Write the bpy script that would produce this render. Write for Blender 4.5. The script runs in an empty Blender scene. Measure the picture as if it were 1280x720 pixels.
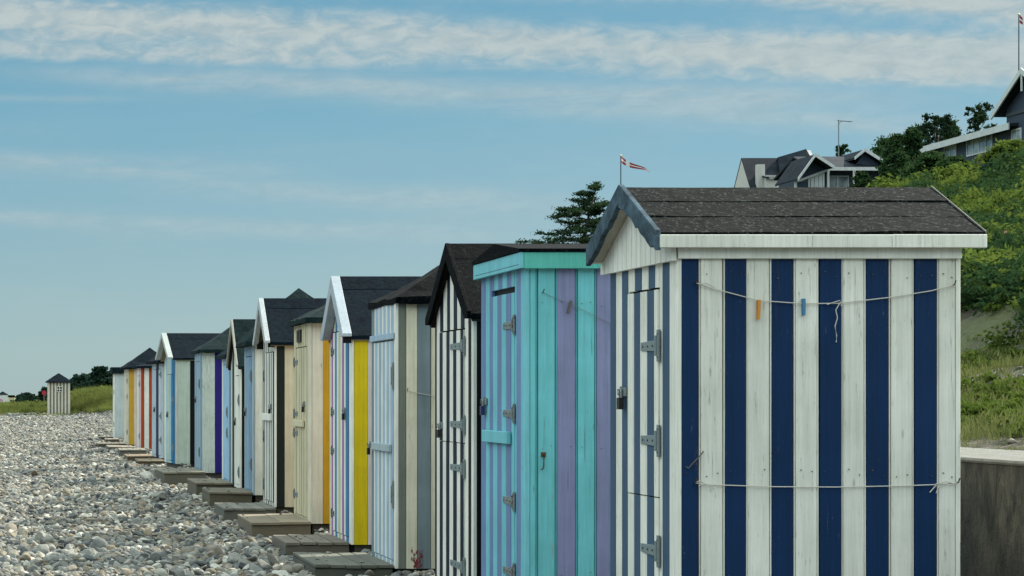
import bpy, math, random
import numpy as np
from mathutils import Vector

random.seed(7)
RNG = np.random.default_rng(11)
sc = bpy.context.scene
COL = sc.collection
F, VX, VY, ZC = 2800.0, 28.0, 493.0, 1.46      # focal length and eye point in photo pixels, eye height


def PX(x, D): return (x - VX) * D / F
def PZ(y, D): return ZC + (VY - y) * D / F


def lin(c):
    r = []
    for k in c[:3]:
        k = k / 255.0
        r.append(k / 12.92 if k <= 0.04045 else ((k + 0.055) / 1.055) ** 2.4)
    return tuple(r)


# ------------------------------------------------------------------ node helpers
class NT:
    def __init__(self, tree):
        self.t = tree; self.n = tree.nodes; self.l = tree.links
    def node(self, kind, **kw):
        nd = self.n.new(kind)
        for k, v in kw.items():
            setattr(nd, k, v)
        return nd
    def put(self, sock, val):
        if hasattr(val, 'is_output') or isinstance(val, bpy.types.NodeSocket):
            self.l.new(val, sock)
        else:
            sock.default_value = val
    def m(self, op, a, b=None, c=None, clamp=False):
        nd = self.node('ShaderNodeMath', operation=op, use_clamp=clamp)
        self.put(nd.inputs[0], a)
        if b is not None: self.put(nd.inputs[1], b)
        if c is not None: self.put(nd.inputs[2], c)
        return nd.outputs[0]
    def vm(self, op, a, b=None):
        nd = self.node('ShaderNodeVectorMath', operation=op)
        self.put(nd.inputs[0], a)
        if b is not None: self.put(nd.inputs[1], b)
        return nd.outputs[0]
    def noise(self, vec, scale, detail=4, rough=0.55, dist=0.0):
        nd = self.node('ShaderNodeTexNoise')
        self.put(nd.inputs['Vector'], vec)
        nd.inputs['Scale'].default_value = scale
        nd.inputs['Detail'].default_value = detail
        nd.inputs['Roughness'].default_value = rough
        nd.inputs['Distortion'].default_value = dist
        return nd.outputs[0]
    def voro(self, vec, scale, feature='F1', out=0):
        nd = self.node('ShaderNodeTexVoronoi', feature=feature)
        self.put(nd.inputs['Vector'], vec)
        nd.inputs['Scale'].default_value = scale
        return nd.outputs[out]
    def scale(self, vec, s):
        return self.vm('MULTIPLY', vec, s)
    def step(self, v, lo, hi):
        nd = self.node('ShaderNodeMapRange', interpolation_type='SMOOTHSTEP')
        self.put(nd.inputs[0], v)
        nd.inputs[1].default_value = lo; nd.inputs[2].default_value = hi
        return nd.outputs[0]
    def rng(self, v, a, b, c, d):
        nd = self.node('ShaderNodeMapRange')
        self.put(nd.inputs[0], v)
        for i, k in enumerate((a, b, c, d)): nd.inputs[i + 1].default_value = k
        return nd.outputs[0]
    def mix(self, f, a, b, mode='MIX'):
        nd = self.node('ShaderNodeMix', data_type='RGBA', blend_type=mode)
        self.put(nd.inputs[0], f)
        for i, k in ((6, a), (7, b)):
            if isinstance(k, tuple) and len(k) == 3: k = k + (1.0,)
            self.put(nd.inputs[i], k)
        return nd.outputs[2]
    def ramp(self, f, stops):
        nd = self.node('ShaderNodeValToRGB')
        e = nd.color_ramp.elements
        while len(e) < len(stops): e.new(0.5)
        for k, (p, c) in zip(e, stops):
            k.position = p; k.color = tuple(c) + (1.0,)
        self.put(nd.inputs[0], f)
        return nd.outputs[0]


def new_mat(name):
    m = bpy.data.materials.new(name); m.use_nodes = True
    nt = NT(m.node_tree)
    return m, nt, m.node_tree.nodes['Principled BSDF']


def objvec(nt):
    tc = nt.node('ShaderNodeTexCoord'); oi = nt.node('ShaderNodeObjectInfo')
    off = nt.m('MULTIPLY', oi.outputs['Random'], 37.0)
    return nt.vm('ADD', tc.outputs['Object'], off), tc.outputs['Object'], oi.outputs['Random']


def bump(nt, bsdf, h, strength=0.3, dist=0.01):
    b = nt.node('ShaderNodeBump')
    b.inputs['Strength'].default_value = strength
    b.inputs['Distance'].default_value = dist
    nt.put(b.inputs['Height'], h)
    nt.l.new(b.outputs[0], bsdf.inputs['Normal'])


MAT = {}


def build_mats():
    # painted boards: paint colour per board, vertical grain, chips down to grey wood, stains
    m, nt, b = new_mat('painted_wood')
    v, raw, rnd = objvec(nt)
    at = nt.node('ShaderNodeAttribute', attribute_name='Col')
    g = nt.noise(nt.scale(v, (46, 46, 1.7)), 2.2, 7, 0.62)
    chips = nt.noise(nt.scale(v, (34, 34, 4.5)), 1.6, 8, 0.74)
    big = nt.noise(nt.scale(v, (3, 3, 1.2)), 1.0, 3)
    thr = nt.m('SUBTRACT', 0.735, nt.m('MULTIPLY', at.outputs['Alpha'], 0.24))
    thr = nt.m('SUBTRACT', thr, nt.m('MULTIPLY', nt.m('SUBTRACT', big, 0.5), 0.22))
    mask = nt.m('MULTIPLY', nt.m('SUBTRACT', chips, thr), 14.0, clamp=True)
    # fine cracks running with the grain
    cr = nt.noise(nt.scale(v, (62, 62, 1.5)), 1.5, 6, 0.68)
    crm = nt.m('MULTIPLY', nt.m('SUBTRACT', cr, nt.m('SUBTRACT', 0.675, nt.m('MULTIPLY', at.outputs['Alpha'], 0.10))), 11.0, clamp=True)
    mott = nt.noise(v, 3.4, 6, 0.6)
    c = nt.mix(1.0, at.outputs['Color'], nt.mix(nt.rng(mott, 0.3, 0.72, 0.0, 1.0), (1, 1, 1), (0.79, 0.805, 0.775)), 'MULTIPLY')
    c = nt.mix(1.0, c, nt.mix(nt.rng(g, 0.3, 0.75, 0.0, 1.0), (1, 1, 1), (0.84, 0.84, 0.83)), 'MULTIPLY')
    wood = nt.mix(g, (0.20, 0.18, 0.155), (0.34, 0.32, 0.28))
    c = nt.mix(nt.m('MULTIPLY', mask, 0.7), c, wood)
    c = nt.mix(nt.m('MULTIPLY', crm, 0.72), c, (0.075, 0.07, 0.06))
    br = nt.noise(nt.scale(v, (30, 30, .8)), 1.3, 5, .6)
    c = nt.mix(1.0, c, nt.mix(nt.rng(br, .32, .68, 0, 1), (.90, .90, .89), (1.06, 1.06, 1.06)), 'MULTIPLY')
    kn = nt.voro(nt.scale(v, (9, 9, 2.6)), 1.0)
    c = nt.mix(nt.m('MULTIPLY', nt.m('SUBTRACT', 0.075, kn), 18.0, clamp=True), c, nt.mix(0.45, c, (0.09, 0.075, 0.055)))
    nt.put(b.inputs['Base Color'], c)
    nt.put(b.inputs['Roughness'], nt.rng(g, 0.2, 0.8, 0.5, 0.78)); b.inputs['Specular IOR Level'].default_value = 0.22
    h = nt.m('ADD', nt.m('MULTIPLY', g, 0.6), nt.m('MULTIPLY', mask, -0.35))
    h = nt.m('ADD', h, nt.m('MULTIPLY', crm, -0.9))
    bump(nt, b, h, 0.5, 0.004)
    MAT['paint'] = m

    # grey weathered deck wood
    m, nt, b = new_mat('weathered_wood')
    v, raw, rnd = objvec(nt)
    at = nt.node('ShaderNodeAttribute', attribute_name='Col')
    g = nt.noise(nt.scale(v, (3.0, 55, 55)), 2.0, 7, 0.65)
    bl = nt.noise(v, 5.0, 5)
    c = nt.mix(nt.rng(g, 0.25, 0.8, 0, 1), nt.mix(0.6, at.outputs['Color'], (0.03, 0.028, 0.024)), at.outputs['Color'])
    c = nt.mix(nt.rng(bl, 0.45, 0.75, 0, 0.5), c, (0.085, 0.095, 0.06))
    nt.put(b.inputs['Base Color'], c); b.inputs['Roughness'].default_value = 0.85
    bump(nt, b, g, 0.55, 0.006)
    MAT['deck'] = m

    # roofing felts
    def felt(key, base, speck, amount, scale=160, patch=(0.05, 0.06, 0.05)):
        m, nt, b = new_mat('felt_' + key)
        v, raw, rnd = objvec(nt)
        n1 = nt.noise(v, scale, 2, 0.7)
        n2 = nt.noise(v, 4.0, 6, 0.6)
        n3 = nt.noise(v, scale * 0.23, 4, 0.7)
        lo = tuple(k * 0.4 for k in base); hi = tuple(k * 1.75 for k in base)
        c = nt.mix(nt.rng(n3, 0.3, 0.7, 0, 1), lo, hi)
        c = nt.mix(nt.rng(n2, 0.5, 0.72, 0, 0.6), c, patch)
        sp = nt.m('MULTIPLY', nt.m('SUBTRACT', n1, 0.70 - amount), 16.0, clamp=True)
        n4 = nt.noise(v, scale * .62, 3, 0.75)
        c = nt.mix(nt.m('MULTIPLY', nt.m('SUBTRACT', n4, 0.57 - amount * .5), 9.0, clamp=True), c, tuple(k * .30 for k in speck))
        c = nt.mix(nt.m('MULTIPLY', sp, 0.8), c, speck)
        nt.put(b.inputs['Base Color'], c); b.inputs['Roughness'].default_value = 0.95; b.inputs['Specular IOR Level'].default_value = 0.06
        bump(nt, b, nt.m('ADD', n3, n2), 0.5, 0.012)
        MAT[key] = m
    felt('felt_granule', (0.0014, 0.0026, 0.0029), (0.13, 0.15, 0.145), 0.045, 64, (0.0065, 0.0095, 0.0065))
    felt('felt_black', (0.0006, 0.0012, 0.0018), (0.034, 0.046, 0.048), 0.04, 62, (0.0018, 0.003, 0.0034))
    felt('felt_blue', (0.0035, 0.0085, 0.0135), (0.028, 0.04, 0.045), 0.0, 70, (0.006, 0.0125, 0.017))
    felt('felt_green', (0.009, 0.019, 0.020), (0.04, 0.055, 0.05), 0.0, 70, (0.014, 0.025, 0.023))
    felt('felt_lead', (0.055, 0.085, 0.105), (0.17, 0.20, 0.22), 0.02, 34, (0.03, 0.045, 0.055))

    # metal fittings, colour per piece
    m, nt, b = new_mat('fittings')
    v, raw, rnd = objvec(nt)
    at = nt.node('ShaderNodeAttribute', attribute_name='Col')
    n = nt.noise(v, 45, 5, 0.65)
    rust = nt.m('MULTIPLY', nt.rng(n, 0.5, 0.62, 0, 1), at.outputs['Alpha'], clamp=True)
    nt.put(b.inputs['Base Color'], nt.mix(rust, at.outputs['Color'], (0.14, 0.06, 0.028)))
    b.inputs['Metallic'].default_value = 0.35; b.inputs['Roughness'].default_value = 0.55
    bump(nt, b, n, 0.2, 0.003)
    MAT['metal'] = m

    # plain coloured material (plastic, twine, cloth)
    m, nt, b = new_mat('plain_coloured')
    v, raw, rnd = objvec(nt)
    at = nt.node('ShaderNodeAttribute', attribute_name='Col')
    n = nt.noise(v, 30, 4)
    nt.put(b.inputs['Base Color'], nt.mix(nt.rng(n, 0.3, 0.7, 0, 0.35), at.outputs['Color'], nt.mix(0.5, at.outputs['Color'], (0.05, 0.05, 0.05))))
    b.inputs['Roughness'].default_value = 0.7
    MAT['plain'] = m

    # beach cobbles
    m, nt, b = new_mat('cobbles')
    oi = nt.node('ShaderNodeObjectInfo'); tc = nt.node('ShaderNodeTexCoord')
    r = oi.outputs['Random']
    base = nt.ramp(r, [(0.0, (0.07, 0.08, 0.095)), (0.16, (0.23, 0.245, 0.25)), (0.30, (0.44, 0.38, 0.29)), (0.36, (0.33, 0.34, 0.34)),
                       (0.52, (0.46, 0.45, 0.42)), (0.60, (0.17, 0.20, 0.225)), (0.72, (0.46, 0.38, 0.28)), (0.78, (0.27, 0.215, 0.175)),
                       (0.82, (0.62, 0.59, 0.53)), (0.93, (0.92, 0.90, 0.84)), (0.96, (0.08, 0.09, 0.10))])
    vv = nt.vm('ADD', tc.outputs['Object'], nt.m('MULTIPLY', r, 91.0))
    n = nt.noise(vv, 3.0, 6, 0.65); n2 = nt.noise(vv, 14.0, 4, 0.6)
    c = nt.mix(nt.rng(n, 0.35, 0.68, 0, 0.5), base, nt.mix(0.5, base, (0.10, 0.10, 0.10)))
    c = nt.mix(nt.rng(n2, 0.5, 0.7, 0, 0.25), c, (0.5, 0.48, 0.44))
    nt.put(b.inputs['Base Color'], nt.mix(1.0, c, (.68, .67, .61), 'MULTIPLY')); b.inputs['Roughness'].default_value = 0.8; b.inputs['Specular IOR Level'].default_value = 0.2
    bump(nt, b, nt.m('ADD', n, nt.m('MULTIPLY', n2, 0.3)), 0.35, 0.05)
    MAT['cobble'] = m

    # ground sheet: shingle near the huts, sandy turf beyond the dune
    m, nt, b = new_mat('shingle_ground')
    geo = nt.node('ShaderNodeNewGeometry')
    p = geo.outputs['Position']
    vo = nt.node('ShaderNodeTexVoronoi'); nt.l.new(p, vo.inputs['Vector']); vo.inputs['Scale'].default_value = 14.0
    sep = nt.node('ShaderNodeSeparateXYZ'); nt.l.new(p, sep.inputs[0])
    cs = nt.node('ShaderNodeSeparateColor'); nt.l.new(vo.outputs['Color'], cs.inputs[0])
    st = nt.ramp(cs.outputs[0], [(0, (0.05, 0.055, 0.06)), (0.4, (0.11, 0.11, 0.105)), (0.75, (0.15, 0.14, 0.12)), (1.0, (0.22, 0.215, 0.20))])
    st = nt.mix(nt.rng(vo.outputs['Distance'], 0.3, 0.75, 0, 0.8), st, (0.05, 0.05, 0.05))
    gn = nt.noise(p, 0.35, 6, 0.6)
    gr = nt.mix(nt.rng(gn, 0.35, 0.65, 0, 1), (0.085, 0.115, 0.035), (0.15, 0.16, 0.06))
    f = nt.step(nt.m('ADD', sep.outputs[1], nt.m('MULTIPLY', nt.m('SUBTRACT', gn, 0.5), 9.0)), 119.5, 122.5)
    nt.put(b.inputs['Base Color'], nt.mix(f, st, gr)); b.inputs['Roughness'].default_value = 0.9
    bump(nt, b, nt.m('MULTIPLY', vo.outputs['Distance'], -1.0), 0.8, 0.05)
    MAT['ground'] = m

    # hillside soil with dry turf
    m, nt, b = new_mat('hill_soil')
    geo = nt.node('ShaderNodeNewGeometry'); p = geo.outputs['Position']
    n = nt.noise(p, 1.1, 7, 0.65); n2 = nt.noise(nt.scale(p, (2.0, 2.0, 9.0)), 1.6, 6, 0.65)
    soil = nt.mix(nt.rng(n2, 0.35, 0.65, 0, 1), (0.038, 0.031, 0.021), (0.115, 0.092, 0.062))
    gr = nt.mix(n, (0.05, 0.07, 0.02), (0.12, 0.13, 0.045))
    nt.put(b.inputs['Base Color'], nt.mix(nt.rng(n, 0.44, 0.58, 0, 0.85), soil, gr)); b.inputs['Roughness'].default_value = 0.95
    bump(nt, b, nt.m('ADD', n, n2), 0.9, 0.12)
    MAT['hill'] = m

    # concrete
    def concrete(key, a, c2, dirt, amt):
        m, nt, b = new_mat('concrete_' + key)
        geo = nt.node('ShaderNodeNewGeometry'); p = geo.outputs['Position']
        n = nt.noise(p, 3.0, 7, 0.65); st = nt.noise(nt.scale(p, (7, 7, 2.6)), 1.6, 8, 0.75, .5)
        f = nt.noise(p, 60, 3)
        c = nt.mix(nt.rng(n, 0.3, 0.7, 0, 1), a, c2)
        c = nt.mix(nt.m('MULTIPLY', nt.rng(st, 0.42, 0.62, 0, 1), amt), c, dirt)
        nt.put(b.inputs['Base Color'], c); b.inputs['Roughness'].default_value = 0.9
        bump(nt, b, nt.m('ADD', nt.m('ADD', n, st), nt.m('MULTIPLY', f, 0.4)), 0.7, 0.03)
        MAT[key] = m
    concrete('path', (0.145, 0.145, 0.125), (0.22, 0.215, 0.19), (0.09, 0.09, 0.07), 0.6)
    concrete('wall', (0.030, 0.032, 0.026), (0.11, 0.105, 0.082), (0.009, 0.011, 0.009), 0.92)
    concrete('render', (0.48, 0.46, 0.42), (0.56, 0.54, 0.50), (0.40, 0.39, 0.36), 0.3)

    # foliage: colour per leaf from 'Col', shifted per clump
    def leafmat(key, dark, light, trans=0.28, patch=.7):
        m, nt, b = new_mat('leaves_' + key)
        oi = nt.node('ShaderNodeObjectInfo')
        at = nt.node('ShaderNodeAttribute', attribute_name='Col')
        s = nt.node('ShaderNodeSeparateColor'); nt.l.new(at.outputs['Color'], s.inputs[0])
        f = nt.m('ADD', nt.m('MULTIPLY', s.outputs[0], 0.55), nt.m('MULTIPLY', oi.outputs['Random'], 0.5))
        ge = nt.node('ShaderNodeNewGeometry')
        pn = nt.noise(ge.outputs['Position'], patch, 4, .6)
        f = nt.m('ADD', nt.m('MULTIPLY', f, .7), nt.rng(pn, .32, .68, -.22, .42), clamp=True)
        c = nt.mix(f, dark, light)
        c = nt.mix(s.outputs[1], c, (0.42, 0.22, 0.22))
        nt.put(b.inputs['Base Color'], c); b.inputs['Roughness'].default_value = 0.6; b.inputs['Specular IOR Level'].default_value = 0.0
        tr = nt.node('ShaderNodeBsdfTranslucent'); nt.put(tr.inputs[0], nt.mix(0.3, c, light))
        mx = nt.node('ShaderNodeMixShader'); mx.inputs[0].default_value = trans
        nt.l.new(b.outputs[0], mx.inputs[1]); nt.l.new(tr.outputs[0], mx.inputs[2])
        nt.l.new(mx.outputs[0], nt.n['Material Output'].inputs[0])
        MAT[key] = m
    leafmat('shrub', (0.022, 0.050, 0.011), (0.155, 0.205, 0.040))
    leafmat('dark_shrub', (0.014, 0.038, 0.018), (0.06, 0.105, 0.035), 0.2)
    leafmat('pine', (0.012, 0.030, 0.018), (0.055, 0.092, 0.042), 0.15)
    leafmat('far_tree', (0.016, 0.036, 0.028), (0.040, 0.070, 0.045), 0.12)
    leafmat('dune_grass', (0.035, 0.055, 0.014), (0.22, 0.245, 0.07), 0.25, .8)
    leafmat('bank_grass', (0.075, 0.10, 0.025), (0.21, 0.22, 0.085), 0.25, 2.2)

    m, nt, b = new_mat('bark')
    v, raw, rnd = objvec(nt)
    n = nt.noise(nt.scale(v, (12, 12, 3)), 1.0, 5)
    nt.put(b.inputs['Base Color'], nt.mix(n, (0.03, 0.024, 0.02), (0.10, 0.08, 0.06))); b.inputs['Roughness'].default_value = 0.95
    MAT['bark'] = m

    m, nt, b = new_mat('roof_tiles_dark')
    v, raw, rnd = objvec(nt)
    w = nt.node('ShaderNodeTexWave', wave_type='BANDS', bands_direction='Z'); nt.l.new(v, w.inputs[0]); w.inputs['Scale'].default_value = 3.2
    n = nt.noise(v, 1.3, 5)
    nt.put(b.inputs['Base Color'], nt.mix(nt.rng(n, 0.3, 0.7, 0, 1), (0.014, 0.019, 0.026), (0.03, 0.037, 0.045))); b.inputs['Roughness'].default_value = 0.85; b.inputs['Specular IOR Level'].default_value = 0.1
    bump(nt, b, w.outputs[0], 0.6, 0.05)
    MAT['tiles'] = m

    m, nt, b = new_mat('clapboard')
    v, raw, rnd = objvec(nt)
    at = nt.node('ShaderNodeAttribute', attribute_name='Col')
    w = nt.node('ShaderNodeTexWave', wave_type='BANDS', bands_direction='Z', wave_profile='SAW'); nt.l.new(v, w.inputs[0]); w.inputs['Scale'].default_value = 1.6
    n = nt.noise(v, 0.8, 5)
    nt.put(b.inputs['Base Color'], nt.mix(nt.rng(n, 0.3, 0.7, 0, 0.4), at.outputs['Color'], nt.mix(0.5, at.outputs['Color'], (0.02, 0.02, 0.02))))
    b.inputs['Roughness'].default_value = 0.7
    bump(nt, b, w.outputs[0], 0.6, 0.03)
    MAT['clapboard'] = m

    m, nt, b = new_mat('dark_glass')
    b.inputs['Base Color'].default_value = (.01, .012, .016, 1); b.inputs['Roughness'].default_value = .35; b.inputs['Specular IOR Level'].default_value = .2
    MAT['dark_glass'] = m

    m, nt, b = new_mat('window_glass')
    v, raw, rnd = objvec(nt)
    n = nt.noise(v, 0.9, 3)
    nt.put(b.inputs['Base Color'], nt.mix(nt.rng(n, 0.4, 0.6, 0, 1), (0.16, 0.19, 0.21), (0.42, 0.46, 0.48)))
    b.inputs['Roughness'].default_value = 0.12
    MAT['glass'] = m


build_mats()


# ------------------------------------------------------------------ mesh building
def jit(c, a=0.05):
    k = 1 + random.uniform(-a, a)
    return (min(1, c[0] * k), min(1, c[1] * k), min(1, c[2] * k)) + ((c[3],) if len(c) > 3 else ())


class MB:
    def __init__(self):
        self.v = []; self.f = []; self.c = []; self.mi = []
    def add(self, pts, faces, col=(1, 1, 1), mi=0):
        o = len(self.v); self.v += [tuple(p) for p in pts]
        if len(col) == 3: col = tuple(col) + (0.3,)
        for f in faces:
            self.f.append([o + i for i in f]); self.c.append(col); self.mi.append(mi)
        return self
    def prism(self, bot, top, col=(1, 1, 1), mi=0):
        n = len(bot)
        fs = [list(range(n))[::-1], list(range(n, 2 * n))] + [[i, (i + 1) % n, n + (i + 1) % n, n + i] for i in range(n)]
        return self.add(list(bot) + list(top), fs, col, mi)
    def box(self, x0, x1, y0, y1, z0, z1, col=(1, 1, 1), mi=0):
        b = [(x0, y0, z0), (x1, y0, z0), (x1, y1, z0), (x0, y1, z0)]
        return self.prism(b, [(p[0], p[1], z1) for p in b], col, mi)
    def obox(self, c, ax, ay, az, col=(1, 1, 1), mi=0):
        c = Vector(c); ax, ay, az = Vector(ax), Vector(ay), Vector(az)
        b = [c - ax - ay - az, c + ax - ay - az, c + ax + ay - az, c - ax + ay - az]
        return self.prism(b, [p + 2 * az for p in b], col, mi)
    def tube(self, pts, r, n=6, col=(1, 1, 1), mi=0, r2=None):
        pts = [Vector(p) for p in pts]; m = len(pts); rings = []
        up = Vector((0, 0, 1))
        for i, p in enumerate(pts):
            d = (pts[min(i + 1, m - 1)] - pts[max(i - 1, 0)])
            d = d.normalized() if d.length > 1e-9 else up
            a = d.cross(up)
            if a.length < 1e-3: a = d.cross(Vector((1, 0, 0)))
            a.normalize(); b = d.cross(a)
            rr = r if r2 is None else r + (r2 - r) * i / (m - 1)
            rings += [p + rr * (math.cos(2 * math.pi * k / n) * a + math.sin(2 * math.pi * k / n) * b) for k in range(n)]
        fs = [[i * n + k, i * n + (k + 1) % n, (i + 1) * n + (k + 1) % n, (i + 1) * n + k] for i in range(m - 1) for k in range(n)]
        fs += [list(range(n)), list(range((m - 1) * n, m * n))]
        return self.add(rings, fs, col, mi)
    def build(self, name, mats, parent=None, smooth=False, bevel=0.0):
        me = bpy.data.meshes.new(name)
        me.from_pydata(self.v, [], self.f)
        if not isinstance(mats, (list, tuple)): mats = [mats]
        for m in mats: me.materials.append(MAT[m])
        me.polygons.foreach_set('material_index', self.mi)
        lt = np.empty(len(me.polygons), dtype=np.int32); me.polygons.foreach_get('loop_total', lt)
        ca = me.color_attributes.new('Col', 'FLOAT_COLOR', 'CORNER')
        ca.data.foreach_set('color', np.repeat(np.array(self.c, dtype=np.float32), lt, axis=0).ravel())
        if smooth: me.polygons.foreach_set('use_smooth', [True] * len(me.polygons))
        me.validate(); me.update()
        import bmesh
        bm = bmesh.new(); bm.from_mesh(me)
        bmesh.ops.recalc_face_normals(bm, faces=bm.faces); bm.to_mesh(me); bm.free()
        o = bpy.data.objects.new(name, me); COL.objects.link(o)
        if parent is not None: o.parent = parent
        if bevel:
            bv = o.modifiers.new('Bevel', 'BEVEL'); bv.width = bevel; bv.segments = 1; bv.limit_method = 'ANGLE'
            bv.angle_limit = math.radians(40)
        return o


def tag(o, label, cat, group=None):
    o['label'] = label; o['category'] = cat
    if group: o['group'] = group
    return o


def thing(name, label, cat, loc=(0, 0, 0), rz=0.0, group=None):
    o = bpy.data.objects.new(name, None); COL.objects.link(o)
    o.location = loc; o.rotation_euler = (0, 0, rz); o.empty_display_size = 0.2
    return tag(o, label, cat, group)


def struct(o):
    o['kind'] = 'structure'; return o


# ------------------------------------------------------------------ colours (paint, sRGB) + wear
def P(r, g, b, w=0.3): return lin((r, g, b)) + (w,)


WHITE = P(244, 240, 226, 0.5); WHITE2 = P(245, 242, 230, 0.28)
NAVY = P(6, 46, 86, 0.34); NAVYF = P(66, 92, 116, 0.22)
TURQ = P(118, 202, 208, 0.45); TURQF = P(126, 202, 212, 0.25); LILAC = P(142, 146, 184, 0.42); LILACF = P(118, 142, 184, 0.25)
BLACK = P(4, 5, 7, 0.0); INK = P(9, 11, 40, 0.04)
GREY = P(126, 140, 144, 0.35); DGREY = P(124, 128, 116, 0.5); CREAM = P(230, 220, 194, 0.4); PALE = P(170, 192, 210, 0.35)
YEL = P(224, 196, 20, 0.2); OCHRE = P(206, 154, 40, 0.25); PINKW = P(216, 206, 206, 0.25)
PURP = P(165, 110, 170, 0.2); BLU = P(70, 130, 175, 0.2); YG = P(206, 206, 160, 0.2)
OLIVE = P(150, 138, 96, 0.3); LB = P(130, 158, 178, 0.6); LB2 = P(168, 184, 190, 0.6)
VIO = P(42, 32, 120, 0.1); RED = P(178, 72, 40, 0.2); TEAL = P(42, 118, 160, 0.2); GALV = lin((126, 138, 136)) + (0.35,)
GRN = P(198, 208, 192, 0.35)
DARK = lin((12, 12, 12)) + (0.0,)


# ------------------------------------------------------------------ beach huts
T = 0.022   # board thickness


def wall_boards(mb, kind, segs, z0, ztop, w, dep):
    """boards of one wall in hut-local coordinates; segs = [(s0, s1, colour)]"""
    for s0, s1, col in segs:
        g, c = 0.0015, 0.003
        t = T + random.uniform(-0.0015, 0.0025)
        sec = [(s0 + g, 0), (s0 + g, t - c), (s0 + g + c, t), (s1 - g - c, t), (s1 - g, t - c), (s1 - g, 0)]
        lean = random.uniform(-0.0025, 0.0025)
        def pt(s, d, z):
            if kind == 'front': return (-d, s, z)
            if kind == 'back': return (dep + d, s, z)
            if kind == 'near': return (s, -d, z)
            return (s, w + d, z)
        bot = [pt(s, d, z0) for s, d in sec]; top = [pt(s + lean, d, ztop(s)) for s, d in sec]
        mb.prism(bot, top, jit(col, 0.045))


def spread(cols, a, b):
    """colours (optionally with width weights) laid out from a to b"""
    items = [(c if isinstance(c, tuple) and isinstance(c[0], tuple) else (c, 1.0)) for c in cols]
    tot = sum(k for _, k in items); out = []; s = a
    for c, k in items:
        e = s + (b - a) * k / tot; out.append((s, e, c)); s = e
    return out


def make_hinge(door, s_edge, z, strap=0.12, plate_h=0.16, toward=1, out=T + 0.008, rust=0.5):
    mb = MB(); col = GALV[:3] + (rust,)
    x = -out
    mb.box(x - 0.006, x + 0.004, s_edge - 0.034 * toward if toward > 0 else s_edge, s_edge if toward > 0 else s_edge + 0.034, z - plate_h / 2, z + plate_h / 2, col)
    a, b = sorted((s_edge + 0.001 * toward, s_edge + strap * toward))
    mb.prism([(x - 0.005, a, z - 0.026), (x - 0.005, b, z - 0.02), (x + 0.004, b, z - 0.02), (x + 0.004, a, z - 0.026)],
             [(x - 0.005, a, z + 0.026), (x - 0.005, b, z + 0.02), (x + 0.004, b, z + 0.02), (x + 0.004, a, z + 0.026)], col)
    mb.tube([(x - 0.008, s_edge, z - plate_h * 0.32), (x - 0.008, s_edge, z + plate_h * 0.32)], 0.008, 8, col)
    for k in (0.25, 0.55, 0.85):
        mb.tube([(x - 0.009, s_edge + strap * k * toward, z), (x - 0.003, s_edge + strap * k * toward, z)], 0.006, 6, lin((70, 72, 70)) + (0.4,))
    for k in (-0.36, 0.36):
        mb.tube([(x - 0.010, s_edge - 0.017 * toward, z + plate_h * k), (x - 0.003, s_edge - 0.017 * toward, z + plate_h * k)], 0.005, 6, lin((70, 72, 70)) + (0.4,))
    return mb.build('hinge', 'metal', door, bevel=0.0012)


def make_hasp(door, s, z, out=T + 0.008, size=1.0):
    mb = MB(); x = -out; k = size
    mb.box(x - 0.006, x + 0.004, s - 0.055 * k, s - 0.008, z - 0.022 * k, z + 0.022 * k, GALV)
    mb.box(x - 0.006, x + 0.004, s + 0.004, s + 0.05 * k, z - 0.028 * k, z + 0.028 * k, lin((110, 122, 124)) + (0.5,))
    mb.tube([(x - 0.004, s - 0.004, z - 0.014), (x - 0.03, s - 0.004, z - 0.012), (x - 0.03, s - 0.004, z + 0.012), (x - 0.004, s - 0.004, z + 0.014)], 0.004, 6, GALV)
    return mb.build('hasp', 'metal', door, bevel=0.0012)


def make_padlock(door, s, z, out=T + 0.026, col=(26, 27, 28), k=1.0):
    mb = MB(); x = -out
    c = lin(col) + (0.1,)
    mb.box(x - 0.012, x + 0.012, s - 0.024 * k, s + 0.024 * k, z - 0.062 * k, z - 0.008 * k, c)
    mb.box(x - 0.014, x + 0.0135, s - 0.02 * k, s + 0.02 * k, z - 0.066 * k, z - 0.060 * k, lin((60, 58, 52)) + (0.2,))
    pts = [(x, s - 0.016 * k, z - 0.01)]
    for i in range(9):
        a = math.pi - math.pi * i / 8
        pts.append((x, s + 0.016 * k * math.cos(a), z + 0.018 * k + 0.016 * k * math.sin(a)))
    pts.append((x, s + 0.016 * k, z - 0.01))
    mb.tube(pts, 0.0045 * k, 8, lin((150, 152, 150)) + (0.1,))
    return mb.build('padlock', 'metal', door, bevel=0.002)


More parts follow.
